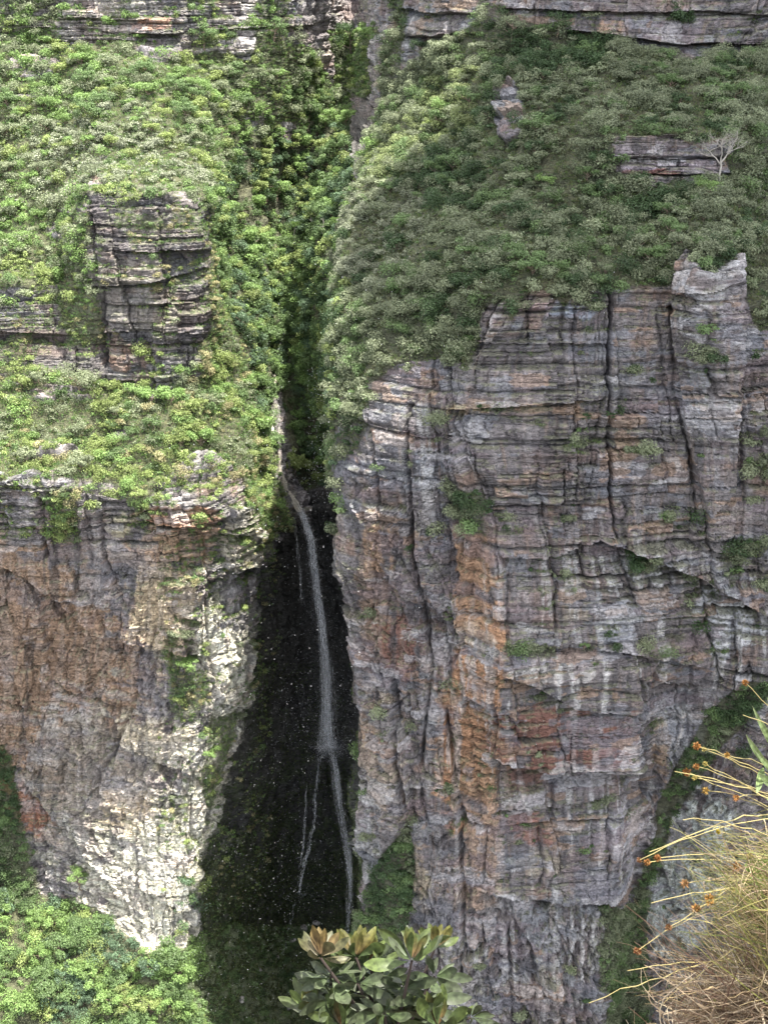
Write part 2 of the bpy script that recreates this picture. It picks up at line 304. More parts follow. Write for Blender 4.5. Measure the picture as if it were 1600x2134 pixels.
# wobble used to break up every outline
wx = 16*fbm(P, 14, 101, 4); wy = 16*fbm(P, 14, 131, 4)
WX, WY = BX+wx, BY+wy
POLY = {
 'upper': [(-600,50),(60,85),(130,85),(150,110),(250,90),(300,130),(440,110),(520,130),(540,60),(600,90),(640,100),(700,180),(740,220),(735,330),(745,420),(720,520),(690,700),(700,1000),(640,1020),(606,990),(588,860),(575,800),(556,840),(600,1110),(540,1110),(500,990),(420,930),(330,1010),(300,1060),(240,1000),(100,1000),(0,990),(-600,980),(-600,780),(0,765),(130,770),(240,800),(330,830),(380,790),(440,720),(440,440),(400,390),(300,370),(180,390),(140,480),(130,640),(60,600),(-600,600)],
 'right': [(740,430),(750,340),(800,230),(850,140),(900,90),(1000,55),(1100,50),(1300,90),(1420,130),(1500,130),(1600,110),(2300,100),(2300,650),(1560,640),(1540,530),(1420,510),(1390,590),(1150,605),(1000,610),(975,740),(920,750),(860,745),(790,790),(720,830),(700,900),(690,700)],
 'win1': [(1280,285),(1400,275),(1530,285),(1530,375),(1400,400),(1290,375)],
 'win2': [(1030,180),(1075,172),(1095,220),(1090,280),(1060,300),(1035,280),(1022,220)],
 'win3': [(500,225),(620,260),(600,310),(540,280)],
 'win4': [(735,240),(765,225),(775,290),(745,350)],
 'win5': [(1150,500),(1185,488),(1215,510),(1200,545),(1160,540)],
 'win6': [(200,395),(250,390),(250,420),(205,415)],
 'floor': [(-600,1830),(60,1860),(130,1880),(200,1900),(330,2000),(400,1960),(470,1930),(760,1930),(760,2700),(-600,2700)],
 'gully': [(1270,2500),(1262,1925),(1330,1865),(1378,1660),(1410,1600),(1480,1490),(1550,1430),(1620,1420),(1590,1480),(1480,1590),(1400,1710),(1352,1850),(1345,2000),(1372,2500)],
 'gap': [(745,1960),(780,1800),(850,1700),(862,1800),(845,1950),(820,2000)],
 'west': [(-600,1500),(10,1560),(40,1650),(60,1800),(100,1900),(-600,1900)],
 'notch': [(128,450),(180,440),(190,560),(215,720),(150,720),(130,640)],
 'patch1': [(340,1290),(420,1290),(430,1450),(400,1510),(355,1480)],
 'patch2': [(430,1500),(500,1480),(480,1580),(440,1700),(420,1620)],
 'patch3': [(60,700),(0,700),(-300,680),(-300,760),(60,760)],
 'tuft1': [(230,430),(300,420),(420,440),(430,500),(350,480),(240,470)],
 'tuft2': [(160,385),(330,365),(440,390),(430,430),(300,420),(200,425)],
 'led1': [(940,1000),(1000,1040),(1010,1120),(960,1080)],
 'led2': [(1310,1165),(1370,1160),(1380,1195),(1320,1200)],
 'led3': [(1050,1340),(1240,1345),(1240,1362),(1050,1362)],
 'led4': [(1500,1130),(1600,1120),(1600,1250),(1500,1230)],
 'led5': [(1555,960),(1650,930),(1650,1060),(1560,1060)],
 'up1': [(380,-100),(440,-100),(450,100),(400,110)],
 'up2': [(545,-50),(590,-50),(600,110),(540,110)],
 'up3': [(680,60),(785,60),(770,200),(700,180)],
 'up4': [(1030,-100),(1080,-60),(1170,60),(1180,120),(960,120)],
 'up5': [(0,-100),(80,-100),(130,90),(0,90)],
 'up6': [(800,-60),(850,-60),(840,150),(860,240),(800,250)],
 'face1': [(100,1020),(170,1010),(160,1130),(110,1130)],
 'hang': [(500,1000),(590,1000),(605,1110),(545,1110)],
 'rim2': [(700,760),(790,740),(760,900),(700,1000)],
 'lt': [(0,1760),(60,1760),(130,1880),(0,1880)],
}
mk = {k: inpoly(WX, WY, v) for k, v in POLY.items()}
mk['right'] |= inpoly(WX, WY-95*np.clip(fbm(np.stack([U, U*0, U*0], -1), 5.5, 161, 4)+.08, 0, 1), POLY['right']) & (BX > 960)
mk['upper'] |= inpoly(WX, WY-70*np.clip(fbm(np.stack([U, U*0, U*0], -1), 8, 163, 3)+.05, 0, 1), POLY['upper']) & (BX < 560) & (BY > 900)
veg = np.zeros((NR, NC), np.float32)
patch = fbm(P, 9, 171, 3)
veg[mk['upper'] | mk['right']] = 1
veg[(mk['win1']) | mk['win2']] = 0
veg[(mk['win3'] | mk['win6']) & (patch > -.15)] = 0
veg[mk['floor'] | mk['gully'] | mk['gap'] | mk['west'] | mk['notch'] | mk['up3'] | mk['hang']] = 1
for k_ in ('patch1','patch2','patch3','tuft1','tuft2','led1','led3','led4','led5','up1','up2','up4','up5','up6','face1','rim2','led2','lt'):
    veg[mk[k_] & (patch > -.2)] = np.maximum(veg[mk[k_] & (patch > -.2)], .75)
ledge_ok = (N0[..., 2] > .2)
# bare outcrops breaking through the scrub
oc = fbm(P, (15, 15, 3.2), 181, 3)
oc_m = (oc > np.where(SSg > 13.6, 9, .40)) & (mk['upper'] | mk['right']) & ((SSg > 13.6) | (BX < 420))
veg[oc_m] = 0
# ---------------- rock relief
dip = 0.02*P[..., 0]
Zb = P[..., 2] + dip + 2.2*fbm(P, (45, 45, 30), 11, 3) + .16*fbm(P, 5, 15, 3)
Ub = U + 1.6*fbm(P, (12, 12, 8), 21, 3) + .3*fbm(P, 3, 25, 2)
b1, e1, r1, z1 = blocks(Ub, Zb, 26, 9, 31)
bJ, eJ, rJ, zJ = blocks(Ub+.12*Zb, Zb+3*fbm(P, 20, 47, 2), 15, 21, 45)      # joint bounded blocks: the beds inside do not line up across joints
Zk = (Zb + 4.5*(bJ-.5) + .05*(U-U.mean())*(rnd(np.floor(bJ*9999), 46)-.5))*(.7+.75*rnd(np.floor(bJ*9999), 48))
b2, e2, r2, z2 = blocks(Ub, Zk, 9, 3.2, 41)
b3, e3, r3, z3 = blocks(Ub, Zk+.15*fbm(P, 4, 53, 2), 6, 1.15, 51)
b4, e4, r4, z4 = blocks(Ub, Zk, 3.6, .55, 61)
bv, ev, rv, zv = blocks(Ub+.08*Zb+1.5*fbm(P, 9, 73, 3), Zb, 12, 31, 71)
lower_left = (1-sst(BX, 480, 600))*sst(BY, 1120, 1230)
gorge = sst(SSg, 8.2, 9.2)*(1-sst(SSg, 13.2, 14.0))
flank = sst(SSg, 13.9, 14.3)*(1-sst(SSg, 16.8, 17.6))*sst(BY, 900, 1150)
bottomR = np.maximum(sst(SSg, 13.9, 14.2)*sst(BY, 1820, 1950), (SSg > 21)*sst(BX, 1340, 1380)*sst(BY, 1500, 1600))
rough = np.clip(.6*lower_left + .55*flank + .85*bottomR + .5*gorge, 0, 1)
RR_ = (SSg > 13.6).astype(np.float32)
calm = sst(fbm(P, (24, 24, 16), 81, 2), -.25, .15)        # smooth panels on the big right face
strata = 1.7*(b1-.5) + 1.15*(b2-.5)*(1-.5*calm) + .5*(b3-.5)*(1-.7*calm) + .18*(b4-.5) + 1.0*(bv-.5) + .95*(z2-.55)*(.3+r2)*(1-.35*calm) + .3*(z3-.5)*(1-.5*calm) + .5*(r2-.5)*(1-.5*calm) + .25*(r3-.5)*(1-.6*calm)
strata -= .8*np.exp(-(e1/.35)**2) + .5*np.exp(-(e2/.28)**2)*(1-.5*calm) + .25*np.exp(-(e3/.2)**2)*(1-.6*calm) + .9*np.exp(-(ev/.4)**2)*(rv > .3)
strata += .35*fbm(P, 5, 91, 4) + 1.5*(bJ-.5) - .7*np.exp(-(eJ/.3)**2)
fq, fqe = facets(Ub, Zb, 3.4, 2.6, 231, .3); strata += .7*fq*(1-.5*calm)
fa, fe = facets(U+1.2*fbm(P, 6, 93, 2), P[..., 2], 5.5, 13, 201, .25)
fb_, fg = facets(U+.6*fbm(P, 3, 95, 2), P[..., 2], 1.9, 3.4, 211, -.2)
fc, _g = facets(U, P[..., 2], .95, 1.5, 221, .15)
chis = 2.1*fa + 1.25*fb_ + .55*fc + .3*fbm(P, 4, 97, 3) - .6*np.exp(-(fe/.035)**2) - .3*np.exp(-(fg/.05)**2)
disp = strata*(1-.3*calm*RR_)*(1-.85*rough) + chis*(rough + .12*(1-rough))
# carved features: (kind, polyline, amount m, extent px)
def segd(x, y, pl):
    best = np.full(x.shape, 1e9, np.float32); side = np.zeros(x.shape, np.float32)
    for (x0, y0), (x1, y1) in zip(pl[:-1], pl[1:]):
        dx, dy = x1-x0, y1-y0; L2 = dx*dx+dy*dy
        t = np.clip(((x-x0)*dx+(y-y0)*dy)/L2, 0, 1); ex = x-x0-t*dx; ey = y-y0-t*dy
        d = np.hypot(ex, ey); m = d < best
        side = np.where(m, ey if abs(dx) > abs(dy) else ex, side); best = np.where(m, d, best)
    return best, side
wX, wY = BX+wx*.45, BY+wy*.45
jx = 5*fbm(P, 2.6, 141, 3); jm = fbm(P, 7, 145, 2)
def roof(pl, amt, ext, lip=0.0):
    """a bedding roof: the wall below the line is set back by amt and comes forward again over ext"""
    xs = [p[0] for p in pl]; ys = [p[1] for p in pl]
    yl = np.interp(wX, xs, ys); d = wY-yl
    fade = sst(wX, xs[0]-14, xs[0]+10)*(1-sst(wX, xs[-1]-10, xs[-1]+14))
    front = RRg < 12.9
    g = np.where(d > 0, -amt*np.exp(-d/ext), lip*np.exp(d/ext))
    return g*fade*front
def crack(pl, amt, wid):
    b, _ = segd(wX+jx, wY, pl); return -amt*np.clip(.75+.9*jm, .1, 1.2)*(.3*np.exp(-(b/wid)**2)+.85*np.exp(-(b/(wid*.42))**2))
def bulge(poly, amt, soft=1.0):
    return amt*inpoly(wX, wY, poly)
right_side = (SSg > 13.6); left_side = (SSg < 9.2)
F_ = np.zeros_like(disp)
R_ = lambda v: v*right_side
F_ += R_(roof([(1030,1575),(1120,1590),(1200,1600),(1330,1605)], 7.0, 55, 1.6))
F_ += R_(roof([(1030,1390),(1100,1420),(1200,1470),(1330,1480)], 2.4, 50, .8))
F_ += R_(roof([(1050,1160),(1150,1165),(1260,1130)], 2.5, 40, .8))
F_ += R_(roof([(1260,1130),(1400,1180),(1500,1230),(1640,1290)], 4.5, 40, 2.6))
F_ += R_(roof([(1060,1345),(1240,1350),(1400,1380),(1480,1390)], 1.2, 22, 1.6))
F_ += R_(roof([(980,715),(1270,720)], 1.2, 22, .4))
F_ += R_(roof([(930,850),(1060,850),(1250,835)], 1.6, 36, .8))
F_ += R_(roof([(1030,1055),(1160,1055),(1280,1060)], 1.4, 22, .5))
F_ += R_(roof([(1010,1865),(1150,1885),(1290,1890)], 3.8, 90, .8))
F_ += R_(roof([(1010,1700),(1150,1690),(1320,1660)], 1.6, 40, .5))
F_ += R_(roof([(1420,1130),(1600,1180)], 1.0, 20, .5))
F_ += R_(roof([(780,1180),(860,1250),(930,1280)], 2.5, 70, .5))
F_ += R_(roof([(1440,1650),(1520,1650)], .8, 18, .3))
F_ += R_(roof([(1410,610),(1530,600)], 1.0, 18, .5))
F_ += R_(roof([(1340,1420),(1480,1435),(1560,1440)], 3.0, 50, .8))
F_ += R_(roof([(1140,190),(1300,215),(1420,210)], 0, 10))
F_ += R_(crack([(1270,590),(1272,800),(1268,1000),(1285,1130)], 3.6, 6))
F_ += R_(crack([(1345,1660),(1338,1500),(1370,1420),(1400,1380)], 5.0, 9))
F_ += R_(crack([(1392,640),(1400,800),(1440,950),(1450,1100)], 2.2, 7))
F_ += R_(crack([(985,620),(988,740)], 2.0, 6))
F_ += R_(crack([(925,740),(945,880),(1000,1040)], 2.6, 9))
F_ += R_(crack([(965,1040),(975,1200),(1000,1300)], 2.2, 10))
F_ += R_(crack([(860,850),(850,1000),(870,1180),(900,1400),(880,1600)], 2.4, 8))
F_ += R_(crack([(770,900),(790,1100),(770,1300)], 2.0, 8))
F_ += R_(crack([(940,1350),(935,1500),(960,1700),(965,1900),(955,2134)], 2.2, 8))
F_ += R_(crack([(820,1420),(830,1600),(850,1700),(850,1900)], 2.4, 10))
F_ += R_(crack([(1475,1220),(1480,1330),(1500,1420)], 2.0, 6))
F_ += R_(crack([(1545,700),(1540,900),(1550,1050)], 2.0, 7))
F_ += R_(crack([(1560,1380),(1570,1440)], 1, 6))
F_ += R_(crack([(1100,620),(1100,720)], 1.2, 4)) + R_(crack([(1175,980),(1180,1060)], 1.2, 4)) + R_(crack([(1060,1900),(1070,2134)], 1.4, 8))
F_ += R_(bulge([(1415,520),(1535,515),(1540,760),(1530,1020),(1470,1080),(1430,900),(1405,700)], 2.0))
F_ += R_(bulge([(855,860),(930,780),(1000,1100),(960,1350),(870,1200)], 1.6))
F_ += R_(bulge([(1040,1350),(1330,1370),(1330,1600),(1040,1590)], 1.2))
F_ += R_(bulge([(760,1550),(840,1500),(860,1700),(800,1780),(750,1760)], 1.5))
F_ += R_(bulge(POLY['win2'], 1.6)) + R_(roof([(1020,236),(1098,240)], 1.6, 14, .6)) + R_(roof([(1020,205),(1090,208)], .8, 10, .3))
F_ += R_(roof([(1180,60),(1300,75),(1420,95),(1640,90)], 3.2, 18, 1)) + R_(roof([(830,20),(1010,34)], 2.2, 14, .5)) + R_(roof([(850,76),(1000,72)], 2.6, 16, .6)) + R_(roof([(1050,18),(1640,28)], 2, 12, .5)) + R_(roof([(1280,330),(1530,332)], 1.2, 12, .5)) + R_(roof([(1280,362),(1530,365)], 1.4, 12, .5))
F_ += (SSg < 12)*(roof([(120,36),(300,44)], 1.8, 12, .5) + roof([(280,70),(370,74)], 2.6, 14, .5) + roof([(440,62),(660,50)], 2.0, 14, .5) + roof([(130,85),(280,88)], 1.4, 10, .4)) 
L_ = lambda v: v*left_side
F_ += L_(roof([(-200,1150),(0,1170),(120,1250),(200,1320),(330,1350),(420,1370)], 2.4, 60, 1.6))
F_ += L_(roof([(300,1090),(470,1110),(600,1130)], 1.4, 30, .8))
F_ += L_(roof([(440,1215),(560,1175)], 3.0, 90, .5))
F_ += L_(roof([(170,600),(300,590),(435,560)], 2.2, 40, .8))
F_ += L_(roof([(170,700),(300,690),(420,700)], 1.2, 30, .6))
F_ += L_(roof([(0,690),(150,700)], 2.0, 40, .4))
F_ += L_(roof([(250,520),(335,525)], 1.4, 40, .6)) + L_(roof([(345,522),(430,522)], 6.0, 45, .8))
F_ += L_(roof([(200,1530),(350,1600),(480,1640)], 1.6, 50, .5))
F_ += L_(roof([(60,1640),(160,1760),(260,1880)], 2.0, 60, .6))
F_ += L_(crack([(440,1100),(430,1250),(440,1400)], 2.6, 9)) + L_(crack([(205,1010),(210,1150),(260,1260)], 2.4, 9))
F_ += L_(crack([(90,1040),(100,1160)], 2.0, 8)) + L_(crack([(560,1240),(540,1340)], 1.5, 6)) + L_(crack([(290,1420),(240,1560),(200,1640)], 1.4, 8))
F_ += L_(crack([(180,420),(200,560),(215,760)], 3.0, 14)) + L_(crack([(385,1650),(440,1850)], 1.5, 8))
F_ += L_(bulge([(330,1220),(430,1180),(420,1330),(350,1340)], 1.5)) + L_(bulge([(470,1050),(530,1050),(535,1180),(475,1190)], 1.8))
F_ += L_(bulge([(430,1390),(540,1350),(520,1480),(450,1460)], 1.2))
disp = disp*1.0 + F_ + .5*sst(oc, .38, .5)*(mk['upper'])
soil = 1.9*fbm(P, 13, 301, 4) + .5*fbm(P, 4, 305, 3) + .3*(b2-.5)
vs_ = np.clip(veg, 0, 1)*(1-steep*.3)
for ax in (0, 1): vs_ = blur(vs_, max(1, int(.6/RES)), ax)
disp = disp*(1-vs_) + soil*vs_*1.3
D0 = N0.copy(); D0[..., 2] *= .35; D0 /= np.linalg.norm(D0, axis=2, keepdims=True)
D0 = D0*steep[..., None]+N0*(1-steep[..., None])
edge_fade = sst(RRg, 0, .1)
Q = P + D0*(disp*edge_fade)[..., None]
# small ragged sideways shift so that layer edges are not ruler straight
Q[..., 0] += .12*vnoise(P, .8, 401); Q[..., 2] += .10*vnoise(P, .7, 402)
N1 = normals(Q)
if N1[..., 2].mean() < 0: N1 = -N1
# ---------------- rock colour
bn_ = None
def blob(cx, cy, rx, ry, ang=0.0, k=1.0, crisp=False):
    a = math.radians(ang); dx = (WX-cx); dy = (WY-cy)
    u = (dx*math.cos(a)+dy*math.sin(a))/rx; v = (-dx*math.sin(a)+dy*math.cos(a))/ry
    g = k*np.exp(-(u*u+v*v)**1.5)
    if crisp: return sst(g + .40*fine + .30*(b3-.5) + .35*(b2-.5) + .2*streak, .34, .62)*min(1, k)*(g > .02)
    return g
base = np.zeros((NR, NC, 3), np.float32); base[:] = (.235, .215, .215)
def paint(m, c, s=1.0):
    global base
    m = np.clip(m*s, 0, 1)[..., None]; base = base*(1-m)+np.array(c, np.float32)*m
RS = right_side.astype(np.float32); LS = (SSg < 9.6).astype(np.float32)
streak = fbm(np.stack([U, U*0, P[..., 2]], -1), (1.6, 1, 22), 501, 4)        # run-off streaks down the wall
streak2 = fbm(np.stack([U, U*0, P[..., 2]], -1), (.7, 1, 9), 511, 3)
fine = fbm(P, 2.2, 521, 4)
paint(sst(fbm(P, (18, 18, 5), 531, 3), .05, .5), (.26, .20, .185), .8)
paint(sst(fbm(P, (14, 14, 6), 541, 3), .1, .5), (.20, .205, .225), .8)
paint(sst(fbm(P, (8, 8, 4), 551, 3), .25, .6), (.33, .22, .165), .6)
rb = rnd(np.floor(b3*997), 5); paint((r3 > .8)*.6, (.15, .14, .15)); paint((b2 > .8)*.4, (.30, .27, .26)); paint((b3 < .18)*.4, (.17, .15, .155))
# right wall zones
for (cx, cy, rx, ry, ang, c, k) in [
  (985,1500,62,230,8,(.52,.31,.19),1.4),(985,1200,36,120,0,(.46,.30,.20),1.0),(800,1120,40,120,0,(.42,.28,.18),.8),(1000,1650,40,120,0,(.50,.33,.22),1.0),(1000,1800,50,150,3,(.42,.31,.24),.9),(780,1250,50,190,0,(.36,.25,.18),.8),(800,1550,50,160,0,(.40,.33,.27),.9),
  (830,1350,45,80,0,(.24,.12,.09),.9),(900,1340,50,90,0,(.22,.14,.12),.7),(1170,1530,170,60,0,(.25,.125,.095),1.2),(1080,1620,80,40,0,(.22,.11,.08),.8),(1110,1740,60,40,0,(.30,.14,.10),.8),
  (1330,1190,90,40,10,(.50,.50,.51),.9),(1300,1300,60,60,0,(.50,.51,.53),.8),(1150,1390,120,26,2,(.50,.48,.46),.9),(1000,1340,30,50,-40,(.52,.48,.42),.8),
  (1190,1250,40,70,0,(.38,.33,.25),.7),(1110,1260,70,50,0,(.28,.22,.21),.8),(905,960,60,50,0,(.40,.42,.46),.8),(880,860,40,40,0,(.36,.38,.42),.6),
  (1200,650,70,22,0,(.36,.40,.47),.9),(1120,640,40,25,0,(.36,.27,.28),.9),(1090,790,50,30,0,(.42,.38,.37),.6),(1150,860,160,12,0,(.40,.28,.19),.7),(1080,1010,70,26,-10,(.40,.28,.21),.7),(990,850,70,14,0,(.47,.38,.25),.9),
  (1480,660,50,120,0,(.31,.29,.30),.8),(1480,900,60,110,0,(.33,.32,.33),.8),(1440,800,40,60,0,(.26,.27,.29),.7),(1520,1310,70,70,0,(.48,.49,.51),1.0),(1480,1080,80,50,0,(.36,.30,.27),.6),
  (1420,1540,60,80,0,(.42,.43,.45),.9),(1380,1560,22,70,0,(.38,.25,.14),.7),(1310,1760,50,90,0,(.42,.40,.42),.8),(1340,1780,30,80,0,(.40,.30,.28),.5),(1440,1830,80,200,12,(.50,.53,.50),1.1),
  (1150,1800,90,40,0,(.36,.31,.24),.7),(1130,1980,90,110,0,(.30,.31,.33),.8),(1120,2060,80,60,0,(.38,.35,.28),.7),(950,2020,60,150,0,(.42,.40,.39),.7),(1245,2000,20,140,0,(.44,.44,.42),.7),
  (870,1830,30,90,0,(.45,.38,.28),.8),(1320,330,140,40,0,(.34,.29,.31),.9),(1400,350,100,14,0,(.42,.36,.40),.8),(1370,360,70,8,0,(.36,.15,.12),.8),(1060,225,30,30,0,(.38,.37,.35),.8),(1060,270,30,30,0,(.30,.20,.18),.7),
  (1270,50,50,24,0,(.44,.30,.22),.9),(1400,50,200,30,0,(.30,.28,.31),.7),(1490,75,100,20,0,(.20,.18,.19),.8),(1480,120,60,16,0,(.30,.26,.24),.8),(1480,560,60,50,0,(.34,.34,.34),.8),
  (700,1120,26,120,0,(.38,.34,.29),.5),(760,1750,40,120,0,(.40,.40,.40),.8)]:
    paint(blob(cx, cy, rx, ry, ang, k, True)*RS*.85, c)
# left wall zones
for (cx, cy, rx, ry, ang, c, k) in [
  (90,1400,190,300,-20,(.34,.225,.145),1.3),(-150,1400,200,300,0,(.30,.21,.15),1.2),(200,1650,170,180,0,(.28,.245,.21),1.1),(70,1700,40,90,-40,(.36,.15,.08),.9),(120,1780,110,60,-40,(.36,.35,.31),.8),
  (350,1260,70,130,0,(.44,.35,.23),1.1),(380,1130,110,60,0,(.40,.27,.17),1.0),(370,1080,90,26,0,(.34,.19,.12),1.0),(500,1120,40,80,0,(.48,.44,.34),1.2),(480,1400,90,180,0,(.54,.52,.42),1.3),(360,1560,160,60,20,(.48,.42,.31),.9),
  (330,1850,150,160,0,(.53,.50,.40),1.4),(430,1700,60,200,0,(.50,.48,.38),1.1),(270,1690,60,60,0,(.46,.37,.25),.9),(255,1100,40,24,0,(.48,.43,.30),1),(510,1270,50,60,0,(.19,.18,.19),1.0),(40,1070,50,60,0,(.36,.34,.34),.7),(190,1230,60,40,30,(.32,.32,.34),.6),
  (300,620,130,110,0,(.33,.30,.26),.8),(250,740,60,40,0,(.34,.19,.12),.7),(320,470,110,60,0,(.30,.28,.25),.7),(390,560,40,30,0,(.15,.145,.16),1.0),(60,640,70,40,0,(.22,.225,.26),.8),(60,720,80,40,0,(.26,.18,.14),.7),
  (240,40,160,40,0,(.40,.36,.33),.8),(320,55,60,14,0,(.38,.17,.10),.9),(530,60,60,90,0,(.44,.40,.37),.9),(640,70,60,30,0,(.34,.27,.26),.6),(430,960,120,40,0,(.30,.28,.26),.6),(820,80,20,80,0,(.44,.35,.28),.7)]:
    paint(blob(cx, cy, rx, ry, ang, k, True)*(1-RS*(RRg < 11))*.85, c)
# pale and dark run-off
zone_w = np.clip(blob(1200,1420,220,90)+blob(1320,1250,150,120)+blob(1520,1340,110,120)+blob(1420,1560,90,100)+blob(900,960,70,100)+blob(1190,1260,80,120)+blob(980,1500,80,300)+blob(1250,1700,120,150)+blob(1130,2000,160,120)+.25, 0, 1)
paint(sst(streak, .17, .30)*zone_w*steep, (.52, .51, .50), .6)
paint(sst(-streak, .24, .36)*steep, (.10, .095, .10), .5)
paint(sst(streak2, .25, .6)*steep*RS, (.34, .25, .19), .35)
up = sst(N1[..., 2], .35, .75)
ledge_m = (N1[..., 2] > .52) & (veg < .3) & (RRg > 1) & (RRg < 12) & (fbm(P, 5, 191, 3) > np.where(SSg < 9.6, -.12, .36)) & ~((SSg > 9) & (SSg < 13.7))
veg[ledge_m & ((BY < 1120) | (SSg > 13.7) | (BX > 330))] = .5
paint(up*steep*.6*(fine > -.1), (.20, .21, .13))                            # lichen and grit on ledges
crev = np.exp(-(e2/.22)**2)*.55 + np.exp(-(e1/.3)**2)*.5 + np.exp(-(e3/.14)**2)*.3
crev = crev + np.exp(-(eJ/.3)**2)*.5
paint(crev*(1-rough)*steep*(1-.5*calm), (.05, .048, .046), .9)
paint((np.exp(-(fe/.04)**2)*.6+np.exp(-(fg/.05)**2)*.35)*rough*steep, (.06, .055, .05), .9)
gor_wet_shade = sst(SSg+.35*patch, np.interp(BY, [1120,1200,1350,1600,1900], [8.6,8.0,7.4,6.9,6.5]), np.interp(BY, [1120,1200,1350,1600,1900], [9.2,8.5,7.8,7.3,6.9]))*(1-sst(SSg, 13.85, 14.05))*sst(BY, 985+60*(SSg < 10.6), 1040+70*(SSg < 10.6))  # wet gorge rock, plus the cast shadow painted onto the left flank
paint(gor_wet_shade, (.055, .056, .052), .93)
paint(gor_wet_shade*sst(fine, .0, .4)*sst(BY, 1400, 1700), (.05, .065, .03), .8)
paint(gor_wet_shade*sst(BY+60*patch, 1720, 1880)*(.4+.6*(fine > -.1)), (.05, .06, .03), .8)
basin = mk['floor'] & (BX > 380)
paint(np.maximum(vs_, veg*.9), (.062, .07, .028), .9)
paint(basin*.9, (.05, .06, .03))
for k_, (c_, sd_) in enumerate([((.24, .195, .21), 71), ((.23, .24, .27), 72), ((.36, .25, .175), 73), ((.45, .44, .44), 74)]):
    m_ = (fbm(P, (9, 9, 4), sd_*9, 3) + .5*(b2-.5) + .35*(b3-.5) > (.30, .28, .46, .44)[k_])*(1-veg)*(RRg > 1)*(1-gor_wet_shade)*np.where(SSg > 13.6, 1, .5)
    paint(m_, c_, .5)
mu_ = base.mean(-1, keepdims=True); base = np.where(veg[..., None] > .3, base, mu_+(base-mu_)*(1.0+.2*RS[..., None]))
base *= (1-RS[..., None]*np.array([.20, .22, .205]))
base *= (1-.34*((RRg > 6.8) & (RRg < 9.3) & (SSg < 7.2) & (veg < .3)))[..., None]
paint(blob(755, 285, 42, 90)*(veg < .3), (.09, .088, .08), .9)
base = np.clip(base*(1+1.7*(base.mean(-1, keepdims=True)-.22)*(veg < .3)[..., None]), .012, .7)
base[..., 0] *= 1-.04*RS
base = base*(1+.22*fine[..., None])*(1+.10*(rnd(np.floor(b4*9973), 3)-.5))[..., None]
base = np.clip(base, .012, .66)

F = (np.arange(NR-1)[:, None]*NC+np.arange(NC-1)[None])
F = np.stack([F, F+1, F+NC+1, F+NC], -1)
def sub_sheet(name, r0, r1, c0, c1, label, cat):
    q = Q[r0:r1+1, c0:c1+1]; nr, nc = q.shape[:2]
    f = (np.arange(nr-1)[:, None]*nc+np.arange(nc-1)[None]); f = np.stack([f, f+1, f+nc+1, f+nc], -1).reshape(-1, 4)
    o = mesh_obj(name, q.reshape(-1, 3), f, M_ROCK, col=base[r0:r1+1, c0:c1+1].reshape(-1, 3))
    return tag(o, label, cat, kind='structure')
ci = lambda s: int(np.searchsorted(ss, s)); ri = lambda r: int(np.searchsorted(rr, r))
sub_sheet("canyon_floor", 0, ri(1), 0, NC-1, "dark ground of the canyon floor under the forest", "ground")
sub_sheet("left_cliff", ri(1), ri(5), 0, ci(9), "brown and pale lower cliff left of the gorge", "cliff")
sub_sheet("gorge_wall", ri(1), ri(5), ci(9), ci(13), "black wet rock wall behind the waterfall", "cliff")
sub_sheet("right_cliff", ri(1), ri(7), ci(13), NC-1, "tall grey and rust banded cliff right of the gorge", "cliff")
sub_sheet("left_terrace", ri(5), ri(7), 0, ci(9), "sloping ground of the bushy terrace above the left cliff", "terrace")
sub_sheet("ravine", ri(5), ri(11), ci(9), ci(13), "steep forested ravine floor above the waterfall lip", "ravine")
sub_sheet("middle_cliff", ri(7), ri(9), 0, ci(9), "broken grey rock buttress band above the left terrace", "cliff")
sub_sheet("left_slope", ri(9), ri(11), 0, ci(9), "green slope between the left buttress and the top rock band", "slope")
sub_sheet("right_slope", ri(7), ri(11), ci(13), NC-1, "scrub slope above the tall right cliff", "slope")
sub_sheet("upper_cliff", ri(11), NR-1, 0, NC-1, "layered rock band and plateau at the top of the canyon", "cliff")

# depth lookup on the visible surface
qx, qy = proj(Q); CELL = 5.0; ZW, ZH = 400, 520
gx = np.clip(((qx+200)/CELL).astype(int), 0, ZW-1); gy = np.clip(((qy+200)/CELL).astype(int), 0, ZH-1)
zb = np.full((ZH, ZW), 1e9); np.minimum.at(zb, (gy.ravel(), gx.ravel()), Q[..., 1].ravel())
flat_idx = np.arange(NR*NC)
def surf(px, py):
    """visible terrain point nearest to the photo position"""
    m = (np.abs(qx-px) < 7) & (np.abs(qy-py) < 7)
    if not m.any(): return at(px, py, 280)
    pts = Q[m]; d = (qx[m]-px)**2+(qy[m]-py)**2; dm = pts[:, 1].min(); ok = pts[:, 1] < dm+6
    return pts[ok][np.argmin(d[ok])]
